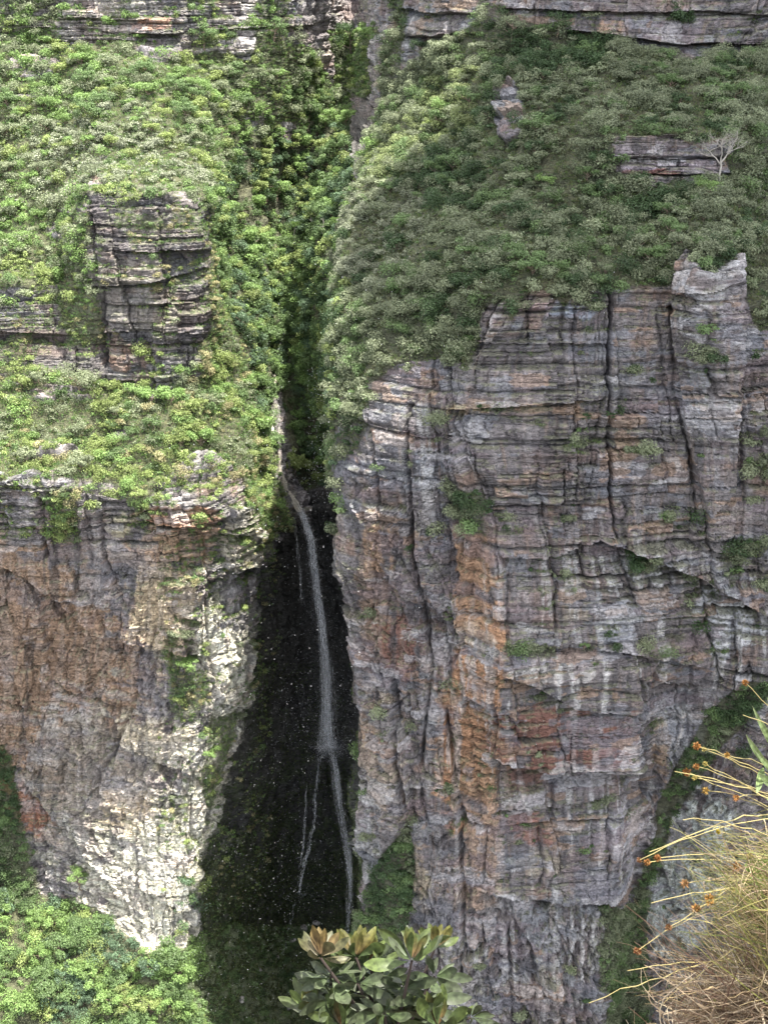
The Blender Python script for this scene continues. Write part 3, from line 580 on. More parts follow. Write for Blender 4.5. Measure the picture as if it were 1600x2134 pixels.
#@@VEG
# ================================================================ CLOUD slab added out of view to shade the right half
CH = 330.0
def sky_pos(p): t = (CH-p[2])/SUN[2]; return p[:2]+SUN[:2]*t
E2 = np.array([sky_pos(at(x, y, D)) for x, y, D in [(745,1400,255),(705,900,270),(690,700,282),(705,600,290),(745,460,312),(850,370,318),(960,290,320),(985,200,330),(985,140,335),(960,150,345),(880,200,358),(800,330,395),(780,200,425)]])  # edge follows the wanted shadow line back toward the sun
def shade_cloud():
    # left edge as x(y); body to the right, lumpy slab about 25 m thick
    o = np.argsort(E2[:, 1]); ey, ex = E2[o, 1], E2[o, 0]
    ny, nx = 150, 60; ys = np.linspace(120, 560, ny); k = np.linspace(0, 1, nx)
    left = np.interp(ys, ey, ex); left = left + 3*n1(ys/9, 5) + 1.2*n1(ys/3.1, 6)
    right = 270+25*n1(ys/30, 8)
    X = left[:, None]*(1-k)+right[:, None]*k; Y = ys[:, None]+0*X
    e = np.minimum(np.minimum(k, 1-k)[None]*8, np.minimum(ys-ys[0], ys[-1]-ys)[:, None]/20).clip(0, 1)
    th = np.sqrt(e)*(10+6*fbm(np.stack([X, Y, 0*X], -1), 30, 9, 4))
    V = np.concatenate([np.stack([X, Y, CH+th*1.4+.2], -1).reshape(-1, 3), np.stack([X, Y, CH-th*.5-.2], -1).reshape(-1, 3)])
    f = (np.arange(ny-1)[:, None]*nx+np.arange(nx-1)[None]); f = np.stack([f, f+1, f+nx+1, f+nx], -1).reshape(-1, 4)
    bd = np.concatenate([np.arange(nx), np.arange(1, ny)*nx+nx-1, (ny-1)*nx+np.arange(nx-2, -1, -1), np.arange(ny-2, 0, -1)*nx])
    s = np.stack([bd, np.roll(bd, -1), np.roll(bd, -1)+ny*nx, bd+ny*nx], -1)
    o = mesh_obj("shade_cloud", V, np.concatenate([f, f[:, ::-1]+ny*nx, s]), M_SHADE_CLOUD, smooth=True)
    tag(o, "unseen white cloudbank added to shade the right cliff", None, kind='structure')
shade_cloud()
# ================================================================ FOLIAGE
def leaf_quads(cen, nrm, size, rsx, asp=.55):
    n = len(cen); t = rsx.normal(size=(n, 3)); t -= (t*nrm).sum(1, keepdims=True)*nrm; t /= np.linalg.norm(t, axis=1)[:, None]+1e-9
    b = np.cross(nrm, t); s = size[:, None]
    V = np.stack([cen-t*s, cen+b*s*asp+t*s*.1, cen+t*s, cen-b*s*asp+t*s*.1], 1)
    return V.reshape(-1, 3).astype(np.float32)
def clump_leaves(cen, rad, nl, lsize, rsx, flat=.8, up=None, lobes=5):
    """leaves of many bushes at once. cen (n,3), rad (n,), nl (n,) ints -> quads and owner index"""
    own = np.repeat(np.arange(len(cen)), nl); m = len(own)
    d = rsx.normal(size=(m, 3)); d[:, 2] = d[:, 2]*.9+.45; d /= np.linalg.norm(d, axis=1)[:, None]
    # lobes: pull directions toward a few random knots so that the outline is uneven
    li = rsx.randint(0, lobes, m); kd = np.stack([rnd(own, li, k+60)-.5 for k in range(3)], -1)*2; kd[:, 2] = np.abs(kd[:, 2])*.9
    r = .35+.65*rsx.rand(m)**.45
    off = kd*.55+d*r[:, None]*.62
    off[:, 2] *= flat*(.55+.95*rnd(own, 77)); off[:, 0] *= .75+.5*rnd(own, 78)
    P_ = cen[own]+off*rad[own][:, None]
    nn = d*.7+rsx.normal(size=(m, 3))*.45+np.array([0, 0, .35]); nn /= np.linalg.norm(nn, axis=1)[:, None]
    sz = lsize[own]*(.6+.8*rsx.rand(m))
    return leaf_quads(P_, nn, sz, rsx), own, off
def blades(cen, nl, length, rsx, lean, wid=.06):
    own = np.repeat(np.arange(len(cen)), nl); m = len(own)
    a = rsx.rand(m)*6.283; sp_ = .25+.75*rsx.rand(m)
    h = np.stack([np.cos(a)*sp_, np.sin(a)*sp_, .7+.5*rsx.rand(m)], -1)+lean[own]
    h /= np.linalg.norm(h, axis=1)[:, None]
    L = length[own]*(.5+.8*rsx.rand(m)); b0 = cen[own]+rsx.normal(size=(m, 3))*[.25, .25, .05]
    mid = b0+h*L[:, None]*.6; tip = b0+h*L[:, None]; tip[:, 2] -= L*.28
    sd = np.cross(h, rsx.normal(size=(m, 3))); sd /= np.linalg.norm(sd, axis=1)[:, None]
    w_ = wid*(.7+.6*rsx.rand(m))[:, None]
    V = np.stack([b0, mid-sd*w_, tip, mid+sd*w_], 1)
    return V.reshape(-1, 3).astype(np.float32), own
A_ = np.cross(np.gradient(Q, axis=1), np.gradient(Q, axis=0)); AREA = np.linalg.norm(A_, axis=2)
vis = (Q[..., 1] < zb[gy, gx]+14) & (qx > -90) & (qx < 1690) & (qy > -90) & (qy < 2230)
def zone(poly): return inpoly(BX, BY, poly)
Z_VAL = zone([(440,380),(500,300),(740,250),(740,440),(720,560),(700,1010),(600,1020),(545,900),(500,700),(450,620)])
Z_TER = zone([(-600,740),(600,740),(560,1120),(-600,1120)]) & ~Z_VAL
Z_FLR = zone([(-600,1780),(420,1780),(420,2700),(-600,2700)]) | (mk['floor'] & (BX < 400))
Z_BAS = mk['floor'] & (BX >= 380)
Z_GUL = mk['gully'] | mk['gap'] | mk['west']
Z_RGT = (SSg > 13.6) & ~Z_GUL
Z_UPL = ((BY < 430) | ((BY < 640) & (BX < 210))) & (SSg < 13.6) & ~Z_VAL
PAL = dict(yel=(.215,.27,.095), lime=(.17,.26,.085), mid=(.115,.175,.07), drk=(.05,.085,.036), gry=(.20,.23,.14), olv=(.15,.175,.105), straw=(.28,.26,.14), blu=(.10,.155,.09))
mixes = {'upl': ('yel','gry','mid','lime','gry','gry','lime'), 'val': ('mid','lime','mid','blu','yel','drk'), 'ter': ('yel','lime','yel','straw','mid','gry'),
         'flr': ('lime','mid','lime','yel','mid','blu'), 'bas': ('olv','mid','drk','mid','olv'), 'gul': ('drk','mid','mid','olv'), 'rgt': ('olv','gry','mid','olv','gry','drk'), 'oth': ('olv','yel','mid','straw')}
def colors(key, n, pos, rsx):
    pal = np.array([PAL[k] for k in mixes[key]]); f = (fbm(pos.astype(np.float32)[None], 9, 611, 3)[0]*1.3+.5)*len(pal)+rsx.normal(size=n)*1.1
    return pal[np.clip(f, 0, len(pal)-1).astype(int)]*(.75+.5*rsx.rand(n))[:, None]
def scatter(mask, dens, rsx):
    """pick points on terrain vertices inside mask with density per m2"""
    p = AREA*mask*dens; pick = rsx.rand(NR, NC) < p
    return Q[pick]+rsx.normal(size=(pick.sum(), 3))*.15, N1[pick]
def shrubbery(name, label, key, mask, dens, rad, nleaf, ls, seed, grass=0.0, glen=.9, cat='shrubbery', sink=.35):
    rsx = np.random.RandomState(seed)
    m = mask & vis & (veg > .3)
    bias = np.clip(.65+.9*fbm(P, 7, seed, 3), .12, 1.5)
    c, nn = scatter(m, dens*bias, rsx); n = len(c)
    r = rad[0]+(rad[1]*1.25-rad[0])*rsx.rand(n)**2.8
    cc = c+nn*(r*sink)[:, None]; col = colors(key, n, c, rsx)
    cx_, cy_ = proj(c); cx_ = cx_+8*n1(cy_/9, 3)
    pale = inpoly(cx_, cy_, [(60,300),(160,230),(260,215),(400,300),(440,390),(320,375),(180,395),(90,440)]) | inpoly(cx_, cy_, [(715,420),(820,380),(900,440),(860,560),(760,620),(700,560)])
    pale &= rsx.rand(n) < .75; col[pale] = np.array([.25,.275,.19])*((1. if key == 'upl' else .8)*(.8+.4*rsx.rand(pale.sum())))[:, None]; r[pale] *= .75
    sunny = (rsx.rand(n) < .6) & inpoly(cx_, cy_, [(780,330),(860,230),(920,140),(990,120),(990,280),(880,330),(800,400)]); col[sunny] = np.array([.19,.23,.10])*(.75+.5*rsx.rand(sunny.sum()))[:, None]  # sunlight on the ridge put into the bush colour, brighter and yellower
    nl = np.maximum(10, (nleaf*(r/rad[0])**1.7*(.6+.8*rsx.rand(n)))).astype(int)
    V, own, off = clump_leaves(cc, r, nl, np.full(n, ls)*(.7+.6*rsx.rand(n)), rsx)
    fc = col[own]*(.7+.6*rsx.rand(len(own)))[:, None]; tot = [V]; cols = [fc]
    if grass:
        g, gn = scatter(m, grass*np.clip(1.0-.8*fbm(P, 6, seed+5, 3), .1, 2), rsx)
        V2, own2 = blades(g, np.full(len(g), 9), np.full(len(g), glen), rsx, gn*.5, .055)
        gc = np.array([PAL['yel'], PAL['straw'], PAL['gry'], PAL['lime']])[rsx.randint(0, 4 if key in('ter','upl','oth') else 3, len(g))]
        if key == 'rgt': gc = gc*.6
        gc = gc*np.array([.85, 1, .9])
        tot.append(V2); cols.append(gc[own2]*(.7+.6*rsx.rand(len(own2)))[:, None])
    V = np.concatenate(tot); col = np.concatenate(cols).clip(.01, .5)
    o = mesh_obj(name, V, np.arange(len(V)).reshape(-1, 4), M_LEAF, col=col)
    print(name, n, len(col)); tag(o, label, cat, kind='stuff')
shrubbery("shrubbery", "pale and yellow green scrub on the sunny slope above the left buttress", 'upl', Z_UPL, .62, (.6, 2.0), 40, .19, 1, 2.0, .8)
shrubbery("undergrowth", "dense green undergrowth filling the steep ravine above the waterfall", 'val', Z_VAL, .62, (.6, 2.1), 42, .20, 2)
shrubbery("shrubbery", "yellow green grass and bushes on the terrace above the left cliff", 'ter', Z_TER, .62, (.6, 1.9), 38, .18, 3, 2.4, .9)
shrubbery("undergrowth", "bright green undergrowth on the sunny canyon floor", 'flr', Z_FLR & ~mk['west'], .55, (.8, 2.4), 50, .20, 4)
shrubbery("ground_cover", "dark moss and low plants on the shaded floor of the gorge", 'bas', Z_BAS, 1.3, (.35, 1.1), 26, .13, 5, 1.2, .6, 'ground cover')
shrubbery("foliage", "dark green plants in the shaded gullies of the right cliff", 'gul', Z_GUL, 1.5, (.5, 1.7), 34, .16, 6, 0, .5, 'foliage')
shrubbery("shrubbery", "olive and grey green scrub on the shaded slope above the right cliff", 'rgt', Z_RGT, .85, (.5, 2.2), 40, .165, 7, 1.8, .8)
shrubbery("foliage", "grass tufts and small plants on the ledges of the left buttress", 'oth', ~(Z_UPL | Z_VAL | Z_TER | Z_FLR | Z_BAS | Z_GUL | Z_RGT), 1.0, (.3, 1.0), 22, .14, 8, 2.2, .8, 'foliage')
# thin moss on the wet and shade-painted gorge rock
def moss():
    rsx = np.random.RandomState(9)
    m = vis & (gor_wet_shade > .3) & (BY > 1380) & (fbm(P, 6, 631, 3) > -.05-.5*sst(BY, 1600, 1850))
    c, nn = scatter(m, 2.6+3*sst(BY, 1650, 1850), rsx); n = len(c)
    V, own, off = clump_leaves(c+nn*.1, np.full(n, .35), np.full(n, 9), np.full(n, .10), rsx)
    col = np.array([(.05,.08,.025),(.08,.10,.03),(.03,.05,.02)])[rsx.randint(0, 3, n)]
    o = mesh_obj("moss", V, np.arange(len(V)).reshape(-1, 4), M_LEAF, col=col[own]); tag(o, "dark moss on the wet, shade-painted wall beside the falls", 'moss', kind='stuff')
moss()
# ---------------- trees: prototypes with trunk and crown
def tree_meshes(R, H, nleaf, ls, seed, key, form='round', wide=1.0):
    """returns trunk (V,F), crown (V,F,col) with the foot at the origin"""
    rsx = np.random.RandomState(seed); parts = []; tips = []
    bend = rsx.normal(size=2)*.12*H; top = np.array([bend[0], bend[1], H])
    t = np.linspace(0, 1, 7)[:, None]; line = np.array([0, 0, -.6])*(1-t)+top*t*[1, 1, .82]; line[:, :2] += rsx.normal(size=(7, 2))*.03*H
    parts.append(tube(line, np.linspace(.055, .02, 7)*R+.03, 6))
    nb = 7 if form != 'palm' else 0
    for i in range(nb):
        k = .35+.6*i/nb; b0 = line[min(6, int(k*6))]; a = i*2.4+rsx.rand(); up = .5+.6*rsx.rand()
        e = b0+np.array([math.cos(a)*R*.75*wide, math.sin(a)*R*.75*wide, up*R*.7])
        m_ = (b0+e)/2+rsx.normal(size=3)*.08*R
        parts.append(tube(np.array([b0, m_, e]), [.03*R+.02, .02*R+.015, .015], 5)); tips.append(e)
    tips.append(top*[1, 1, 1]); tips = np.array(tips); n = len(tips)
    if form == 'palm':
        V = []; own = []
        for i in range(22):
            a = i*2.399; el = .9-1.2*i/22; L = R*(.8+.4*rsx.rand()); p0 = top*[1, 1, .84]
            for j in range(34):
                s_ = j/34*L; drop = -.5*(s_/L)**2*L
                c0 = p0+np.array([math.cos(a)*s_*math.cos(el), math.sin(a)*s_*math.cos(el), s_*math.sin(el)+drop])
                for sg in (-1, 1):
                    side = np.array([-math.sin(a)*sg, math.cos(a)*sg, -.35])*.38*R*(1-.6*s_/L)+np.array([math.cos(a), math.sin(a), 0])*.15*R
                    V.append([c0, c0+side*.5+[0, 0, .04], c0+side, c0+side*.5-[0, 0, .04]]); own.append(i)
        V = np.array(V).reshape(-1, 3); own = np.array(own); col = np.array(PAL['lime'])*np.ones((len(own), 3))*(.7+.6*rsx.rand(len(own)))[:, None]
    else:
        rad = R*(.42+.25*rsx.rand(n)); nl = (nleaf*rad**2/(rad**2).sum()).astype(int)
        V, own, off = clump_leaves(tips, rad, nl, np.full(n, ls), rsx, .75)
        pc = np.array(PAL[key])*(.75+.5*rsx.rand(n))[:, None]
        col = pc[own]*(.7+.6*rsx.rand(len(own)))[:, None]
    return merge(parts), (V, np.arange(len(V)).reshape(-1, 4), col.clip(.01, .5))
def make_tree(name, label, cat, loc, R, H, nleaf, ls, seed, key, group=None, bark=None, form='round', rz=0):
    root = empty(name, loc, rz); (tv, tf), (cv, cf, cc) = tree_meshes(R, H, nleaf, ls, seed, key, form)
    mesh_obj("trunk", tv, tf, bark or M_BARK, root); mesh_obj("crown", cv, cf, M_LEAF, root, col=cc)
    return tag(root, label, cat, group)
used = []
def spread_points(n, poly, seed, mind):
    """spots on visible vegetated terrain inside a photo polygon, kept mind pixels apart"""
    rsx = np.random.RandomState(seed); m = inpoly(qx, qy, poly) & (veg > .5) & vis & (Q[..., 1] < zb[gy, gx]+6)
    idx = np.flatnonzero(m); rsx.shuffle(idx); out = []
    X_, Y_, P_ = qx.ravel(), qy.ravel(), Q.reshape(-1, 3)
    for i in idx[:60000]:
        if all((X_[i]-a)**2+(Y_[i]-b)**2 > mind**2 for a, b in used):
            used.append((X_[i], Y_[i])); out.append(P_[i])
            if len(out) >= n: break
    return out
def grove(name, label, cat, group, n, poly, seed, mind, protos, smin=.7, smax=1.3, bark=None):
    pts = spread_points(n, poly, seed, mind); rsx = np.random.RandomState(seed+1); made = []
    for i, p in enumerate(pts):
        if i < len(protos):
            R, H, nl, ls, key = protos[i]; o = make_tree(name, label, cat, p, R, H, nl, ls, seed*10+i, key, group, bark); made.append(o)
        else: o = copy_tree(made[rsx.randint(len(made))])
        o.location = tuple(float(v) for v in p); o.rotation_euler = (0, 0, rsx.rand()*6.28); s = smin+(smax-smin)*rsx.rand(); o.scale = (s, s, s*(.85+.3*rsx.rand()))
    print(name, len(pts))
grove("tree", "leafy green tree among many on the steep ravine slope above the waterfall", "tree", "trees in the ravine above the waterfall", 70,
      [(440,400),(480,300),(740,230),(735,400),(690,560),(690,980),(600,1000),(590,800),(500,700),(440,640)], 21, 19,
      [(2.3,3.6,1500,.19,'mid'),(2.6,4,1700,.2,'lime'),(2.0,3.4,1300,.18,'blu'),(2.4,3,1500,.2,'yel'),(1.9,4.2,1300,.19,'mid'),(2.2,3.2,1400,.17,'drk')])
grove("tree", "bright green tree in the sunny forest at the foot of the left cliff", "tree", "trees on the sunny canyon floor", 44,
      [(-40,1890),(120,1900),(220,1970),(330,2010),(400,1990),(390,2180),(-40,2180)], 22, 24,
      [(2.6,3.2,1900,.19,'lime'),(2.9,3.6,2100,.2,'mid'),(2.3,3,1600,.18,'yel'),(2.7,3.4,1900,.2,'lime'),(2.4,3.4,1700,.18,'blu'),(2.5,3,1700,.2,'mid')])
grove("bush", "rounded yellow green bush on the terrace above the left cliff", "bush", "bushes on the left terrace", 34,
      [(-40,780),(220,790),(400,830),(520,800),(560,960),(480,960),(400,930),(300,1000),(-40,960)], 23, 22,
      [(1.9,1.5,1300,.17,'yel'),(2.2,1.8,1500,.18,'lime'),(1.6,1.3,1000,.16,'mid'),(2.0,1.5,1200,.17,'gry')])
grove("bush", "leafy bush on the green slope below the top rock band", "bush", "bushes on the upper left slope", 70,
      [(-40,90),(130,100),(300,140),(620,130),(720,230),(720,380),(480,290),(420,330),(120,340),(100,500),(0,560),(-40,400)], 24, 22,
      [(2.1,1.7,1400,.17,'gry'),(2.8,2.8,2000,.19,'mid'),(1.7,1.3,1000,.16,'yel'),(2.1,1.6,1200,.18,'lime')])
grove("bush", "dull olive bush in the shaded scrub above the right cliff", "bush", "bushes on the shaded right slope", 90,
      [(1000,120),(1180,110),(1420,150),(1640,130),(1640,280),(1540,280),(1280,270),(1250,380),(1640,400),(1640,520),(1400,560),(1200,580),(1000,600),(880,620),(740,600),(760,430)], 25, 26,
      [(1.7,1.3,1200,.15,'olv'),(2.2,2.0,1600,.16,'mid'),(1.6,1.2,1100,.14,'gry'),(2.0,1.9,1400,.16,'drk')])
# the ones that can be told apart
def bush(label, px, py, R, key, seed, H=None, n=1100, ls=.14, name="bush", cat="bush", dy=0.0):
    p = surf(px, py)+np.array([0, -.3+dy, -.1]); used.append((px, py))
    return make_tree(name, label, cat, p, R, H or R*.7, n, ls, seed, key)
bush("bright yellow green bush growing out of the pale left cliff", 385, 1400, 2.9, 'lime', 301, 2.6, 2000, .18)
bush("olive bush on the pale left cliff above the bright yellow green one", 380, 1335, 2.3, 'olv', 302, 2, 1300, .17)
bush("low yellow bush under the bright bush on the left cliff", 375, 1465, 1.6, 'yel', 303, 1.2, 800, .16)
bush("flat topped green bush on the ledge left of the dark gorge", 440, 1570, 2.2, 'lime', 304, .8, 1300, .16)
bush("brownish bush at the edge of the shadow beside the gorge", 500, 1495, 1.6, 'olv', 305, 1, 900, .15)
bush("small brown green bush under the overhang near the gorge edge", 500, 1345, 1.1, 'olv', 306, .8, 600, .13)
bush("slender light green tree at the foot of the left cliff", 170, 1850, 2.6, 'lime', 307, 5.0, 1700, .18, "tree", "tree")
bush("green shrub on the pale rubble at the foot of the left cliff", 220, 1935, 2.2, 'mid', 308, 2.5, 1300, .17)
bush("bright lime tree at the shadow edge on the canyon floor", 320, 2020, 3.0, 'lime', 309, 3.5, 2100, .19, "tree", "tree")
bush("dark round bush on the diagonal ledge of the right cliff", 1345, 1182, 1.9, 'olv', 310, 1.0, 1300, .13)
for i, (x, R) in enumerate([(1095, .8), (1125, 1.0), (1165, .8), (1215, .9)]):
    bush(["first small bush from the left on the long ledge of the right cliff", "wide low bush second from the left on the long ledge of the right cliff", "small dark bush in the middle right of the long ledge on the right cliff", "last bush at the right end of the long ledge on the right cliff"][i], x, 1347, R, ['olv','mid','drk','mid'][i], 320+i, .6, 600, .12)
bush("small dark plant in the tall crack of the right cliff", 1272, 870, .8, 'drk', 330, .8, 500, .12)
bush("tiny dark plant on the bare panel of the right cliff", 1222, 872, .7, 'drk', 331, .8, 450, .12)
bush("large dark tree in the shaded notch of the top rock band", 730, 110, 4.2, 'drk', 332, 6, 2600, .2, "tree", "tree")
bush("green tree standing against the pale top rock band", 570, 85, 3.0, 'mid', 333, 5, 1800, .19, "tree", "tree")
bush("dark green tree between two pale blocks of the top rock band", 425, 100, 3.2, 'mid', 334, 5, 1800, .19, "tree", "tree")
bush("grey green tree in front of the shaded top rock band", 1065, 80, 3.2, 'gry', 335, 4, 1900, .16, "tree", "tree")
bush("dark tree in a crack of the shaded top rock band", 1160, 70, 2.8, 'drk', 336, 4, 1500, .16, "tree", "tree")
bush("dark bush on the rock shelf left of the sunny ridge top", 880, 110, 2.4, 'drk', 337, 2, 1300, .16)
bush("light green bush in the middle of the shaded right slope", 1135, 385, 1.7, 'lime', 338, 1.2, 1100, .14)
bush("pale green bush below the bare tree on the right slope", 1475, 405, 2.4, 'lime', 339, 1.2, 1600, .14)
bush("bright lime bush on the sunlit ridge beside the ravine", 925, 235, 2.4, 'lime', 340, 1.6, 1600, .16)
bush("yellow green bush at the foot of the sunlit ridge beside the ravine", 900, 270, 2.0, 'yel', 341, 1.2, 1300, .16)
bush("grassy tuft hanging over the rim of the right cliff", 945, 700, 2.3, 'olv', 342, .8, 1400, .15)
bush("big round bush with grey green leaves on the left terrace", 165, 810, 4.0, 'gry', 343, 3.0, 2800, .17)
bush("bright green bush hanging beside the waterfall lip", 570, 1060, 2.6, 'lime', 344, 1.5, 1600, .17)
bush("green bush hanging from the front edge of the left terrace", 130, 1085, 1.6, 'mid', 345, 1.2, 1000, .15)
bush("yellow bush on the front edge of the left terrace", 290, 1035, 1.6, 'yel', 346, 1.0, 1000, .16)
bush("small green plant beside the top of the main fall", 690, 1110, 1.5, 'drk', 347, 1.0, 800, .15)
bush("dark bush on the shaded ledge at the right edge of the cliff", 1545, 1160, 2.0, 'drk', 348, 1.2, 1100, .14)
bush("low bush on top of the grey rock pillar", 1500, 517, 1.6, 'mid', 349, .7, 1000, .14)
for i, (x, y, H, key) in enumerate([(612,520,9,'lime'),(650,470,7,'yel'),(675,505,8,'mid'),(695,510,8,'lime'),(488,485,6,'lime')]):
    p = surf(x, y)
    make_tree("palm_like_tree" if key == 'lime' else "slender_tree", ["tall pale trunked tree with drooping fronds in the middle of the ravine", "short slender tree with a yellow crown left of the thin pale trunks in the ravine", "slender tree with a bare pale trunk and dark crown in the ravine", "pale trunked tree with drooping fronds nearest the right side of the ravine", "small tree with spreading fronds beside the left buttress top"][i], "tree", p+[0, -2, 0], 1.7, H, 700, .17, 360+i, key, None, M_PALE, 'palm' if key == 'lime' else 'round')
# bare pale tree
def bare_tree():
    p = surf(1495, 385)+np.array([0, -1.2, -.5]); root = empty("bare_tree", p); rsx = np.random.RandomState(5)
    def grow(p0, d, L, r, depth, out, leafs):
        n = 5; pts = [p0]; dd = d.copy()
        for i in range(n):
            dd = dd+rsx.normal(size=3)*.2; dd[2] += .04; dd /= np.linalg.norm(dd); pts.append(pts[-1]+dd*L/n)
        out.append(tube(np.array(pts), np.linspace(r, r*.6, n+1), 6))
        if depth:
            for k in range(3 if depth > 1 else 3):
                q = pts[n-k] if k < 2 else pts[n-2]; e = dd+rsx.normal(size=3)*.65; e[1] *= .6; e[2] = abs(e[2])*.7+.2; e /= np.linalg.norm(e)
                grow(q, e, L*.68, r*.58, depth-1, out, leafs)
        else: leafs.append(pts[-1])
    tr, br, lf = [], [], []
    t = np.array([[0, 0, 0], [-.1, 0, 2.2], [.15, 0, 4.2], [0, 0, 5.2]]); V, F_2 = tube(t, [.26, .22, .19, .17], 7)
    mesh_obj("trunk", V, F_2, M_PALE, root)
    for d in ([-.75, 0, .75], [.3, .1, 1], [.85, -.1, .6], [-.2, -.2, 1]):
        o_ = []; grow(np.array([0, 0, 4.6+.5*rsx.rand()]), np.array(d)/np.linalg.norm(d), 3.4, .13, 3, o_, lf); V, F_2 = merge(o_)
        mesh_obj("branch", V, F_2, M_PALE, root)
    lf = np.array(lf); V, own, _o = clump_leaves(lf, np.full(len(lf), .8), np.full(len(lf), 9), np.full(len(lf), .12), rsx)
    mesh_obj("crown", V, np.arange(len(V)).reshape(-1, 4), M_LEAF, root, col=np.array([PAL['gry']])*np.ones((len(own), 3))*.9)
    tag(root, "pale bare branched tree standing in front of the small rock band on the right slope", "tree")
bare_tree()
#@@WATER
# ================================================================ WATER
def strands(name, label, path, width, n, seed, wd=(.05, .16), seglen=(5, 16), mat=None, bow=.4, wig=0.0):
    """a fall made of many thin tapering veils that follow a path of world points"""
    rsx = np.random.RandomState(seed); path = np.array(path, float)
    L = np.concatenate([[0], np.cumsum(np.linalg.norm(np.diff(path, axis=0), axis=1))]); T = L[-1]; Vs, Fs, o = [], [], 0
    wv = np.interp
    for i in range(n):
        ln = min(T, rsx.uniform(*seglen)); s0 = rsx.uniform(-.1*T, T-ln*.5); m = 12
        s_ = np.clip(s0+np.linspace(0, ln, m), 0, T); c = np.stack([np.interp(s_, L, path[:, k]) for k in range(3)], -1)
        ww = np.interp(s_, L, width); off = np.clip(rsx.normal()*.42, -1.2, 1.2); dy = rsx.normal()*.25
        c[:, 0] += off*ww+.05*np.sin(s_*1.7+i)+wig*(n1(s_/5+seed, 3)+.5*n1(s_/1.8+seed, 4)); c[:, 1] += dy-bow*rsx.rand()
        w_ = rsx.uniform(*wd)*np.sin(np.linspace(.12, math.pi-.05, m))**.7
        V = np.stack([c-np.stack([w_, 0*w_, 0*w_], -1), c+np.stack([w_, .05+0*w_, 0*w_], -1)], 1).reshape(-1, 3)
        j = np.arange(m-1)*2; Vs.append(V); Fs.append(np.stack([j, j+1, j+3, j+2], -1)+o); o += len(V)
    ob = mesh_obj(name, np.concatenate(Vs), np.concatenate(Fs), mat or M_WATER)
    return tag(ob, label, "waterfall", kind='structure')
fall = [at(x, y, D) for x, y, D in [(622,1052,332),(634,1080,329.5),(648,1120,328.5),(655,1180,328),(662,1240,327.6),(672,1310,327.3),(679,1380,327),(682,1450,326.8),(684,1510,326.6),(686,1560,326.3)]]
strands("waterfall", "long thin veil of water falling down the dark gorge", fall, [1.6,1.2,1.0,1.0,1.1,1.3,1.5,1.8,2.3,2.9], 260, 41, (.03, .11), (8, 26))
strands("waterfall", "bright core of the main fall in the dark gorge", fall[3:], [.3,.22,.2,.2,.25,.35,.5], 60, 42, (.04, .09), (14, 34))
strands("waterfall", "faint second trickle left of the main fall", [at(x, y, 329) for x, y in [(612,1080),(620,1130),(626,1200),(630,1260)]], [.5,.5,.7,.9], 22, 43, (.03, .07), (5, 12))
def wet(pts, out=.5): return [surf(x, y)+np.array([0, -out, .15]) for x, y in pts]
def smooth_path(pts):
    pts = np.array(pts); q = pts.copy(); q[1:-1] = (pts[:-2]+2*pts[1:-1]+pts[2:])/4; return q
strands("waterfall", "thin left cascade over the mossy wall below the main fall", [at(x, y, D) for x, y, D in [(668,1575,325.5),(660,1640,324.5),(657,1700,323.5),(645,1760,322),(632,1820,320),(624,1860,318.5)]], [.9,.5,.5,.6,.7,1.1], 90, 44, (.03, .09), (4, 11), wig=.4)
strands("waterfall", "second thin cascade beside the left one below the main fall", [at(x, y, D) for x, y, D in [(640,1630,325),(638,1690,324),(632,1760,322.3),(626,1830,320)]], [.3,.4,.4,.5], 36, 45, (.03, .08), (4, 10), wig=.35)
strands("waterfall", "pale right veil sliding down to the bottom of the gorge", [at(x, y, D) for x, y, D in [(696,1570,325.8),(704,1640,324.5),(712,1700,323),(724,1780,321),(730,1840,319.5),(727,1900,318),(722,1960,316)]], [1.0,1.1,1.2,1.0,.7,.7,.8], 120, 46, (.03, .09), (6, 16), wig=.3)
strands("waterfall", "sunlit stream sliding over the bare rock above the lip", smooth_path(wet([(556,832),(566,868),(578,905),(582,945),(584,985),(596,1015),(610,1040),(624,1062)], 1.5)), [.4,.4,.35,.35,.5,1.0,1.6,1.7], 190, 47, (.05, .14), (3, 9), M_FOAM, wig=.3)
strands("waterfall", "short upper cascade under the dark pool in the ravine", smooth_path(wet([(571,748),(570,770),(573,795)], 1.8)), [.2,.4,.6], 40, 48, (.05, .12), (2, 5), M_FOAM)
strands("waterfall", "thin white trickle high in the ravine between the trees", smooth_path(wet([(606,655),(596,685),(585,715)], 1.6)), [.25,.25,.3], 26, 49, (.04, .1), (3, 7))
strands("stream", "thin stream winding down the dark floor of the gorge", smooth_path(wet([(618,1880),(612,1920),(600,1950),(585,1990),(560,2030),(520,2070),(495,2120),(490,2160)], .2)), [.6,.3,.3,.4,.3,.3,.3,.3], 70, 50, (.05, .13), (2, 5), wig=.8)
strands("waterfall", "soft wide veil of blown water around the main fall", fall[2:], [.5,.6,.8,1.1,1.4,1.8,2.4,3.2], 120, 55, (.15, .5), (8, 22), M_VEIL)
strands("waterfall", "soft wide veil over the lower right cascade of the gorge", [at(x, y, D) for x, y, D in [(694,1570,325.4),(704,1640,324),(714,1700,322.5),(726,1780,320.5),(730,1840,319),(727,1900,317.5)]], [1.2,1.5,1.6,1.3,1.0,.9], 60, 56, (.12, .4), (6, 18), M_VEIL, wig=.2)
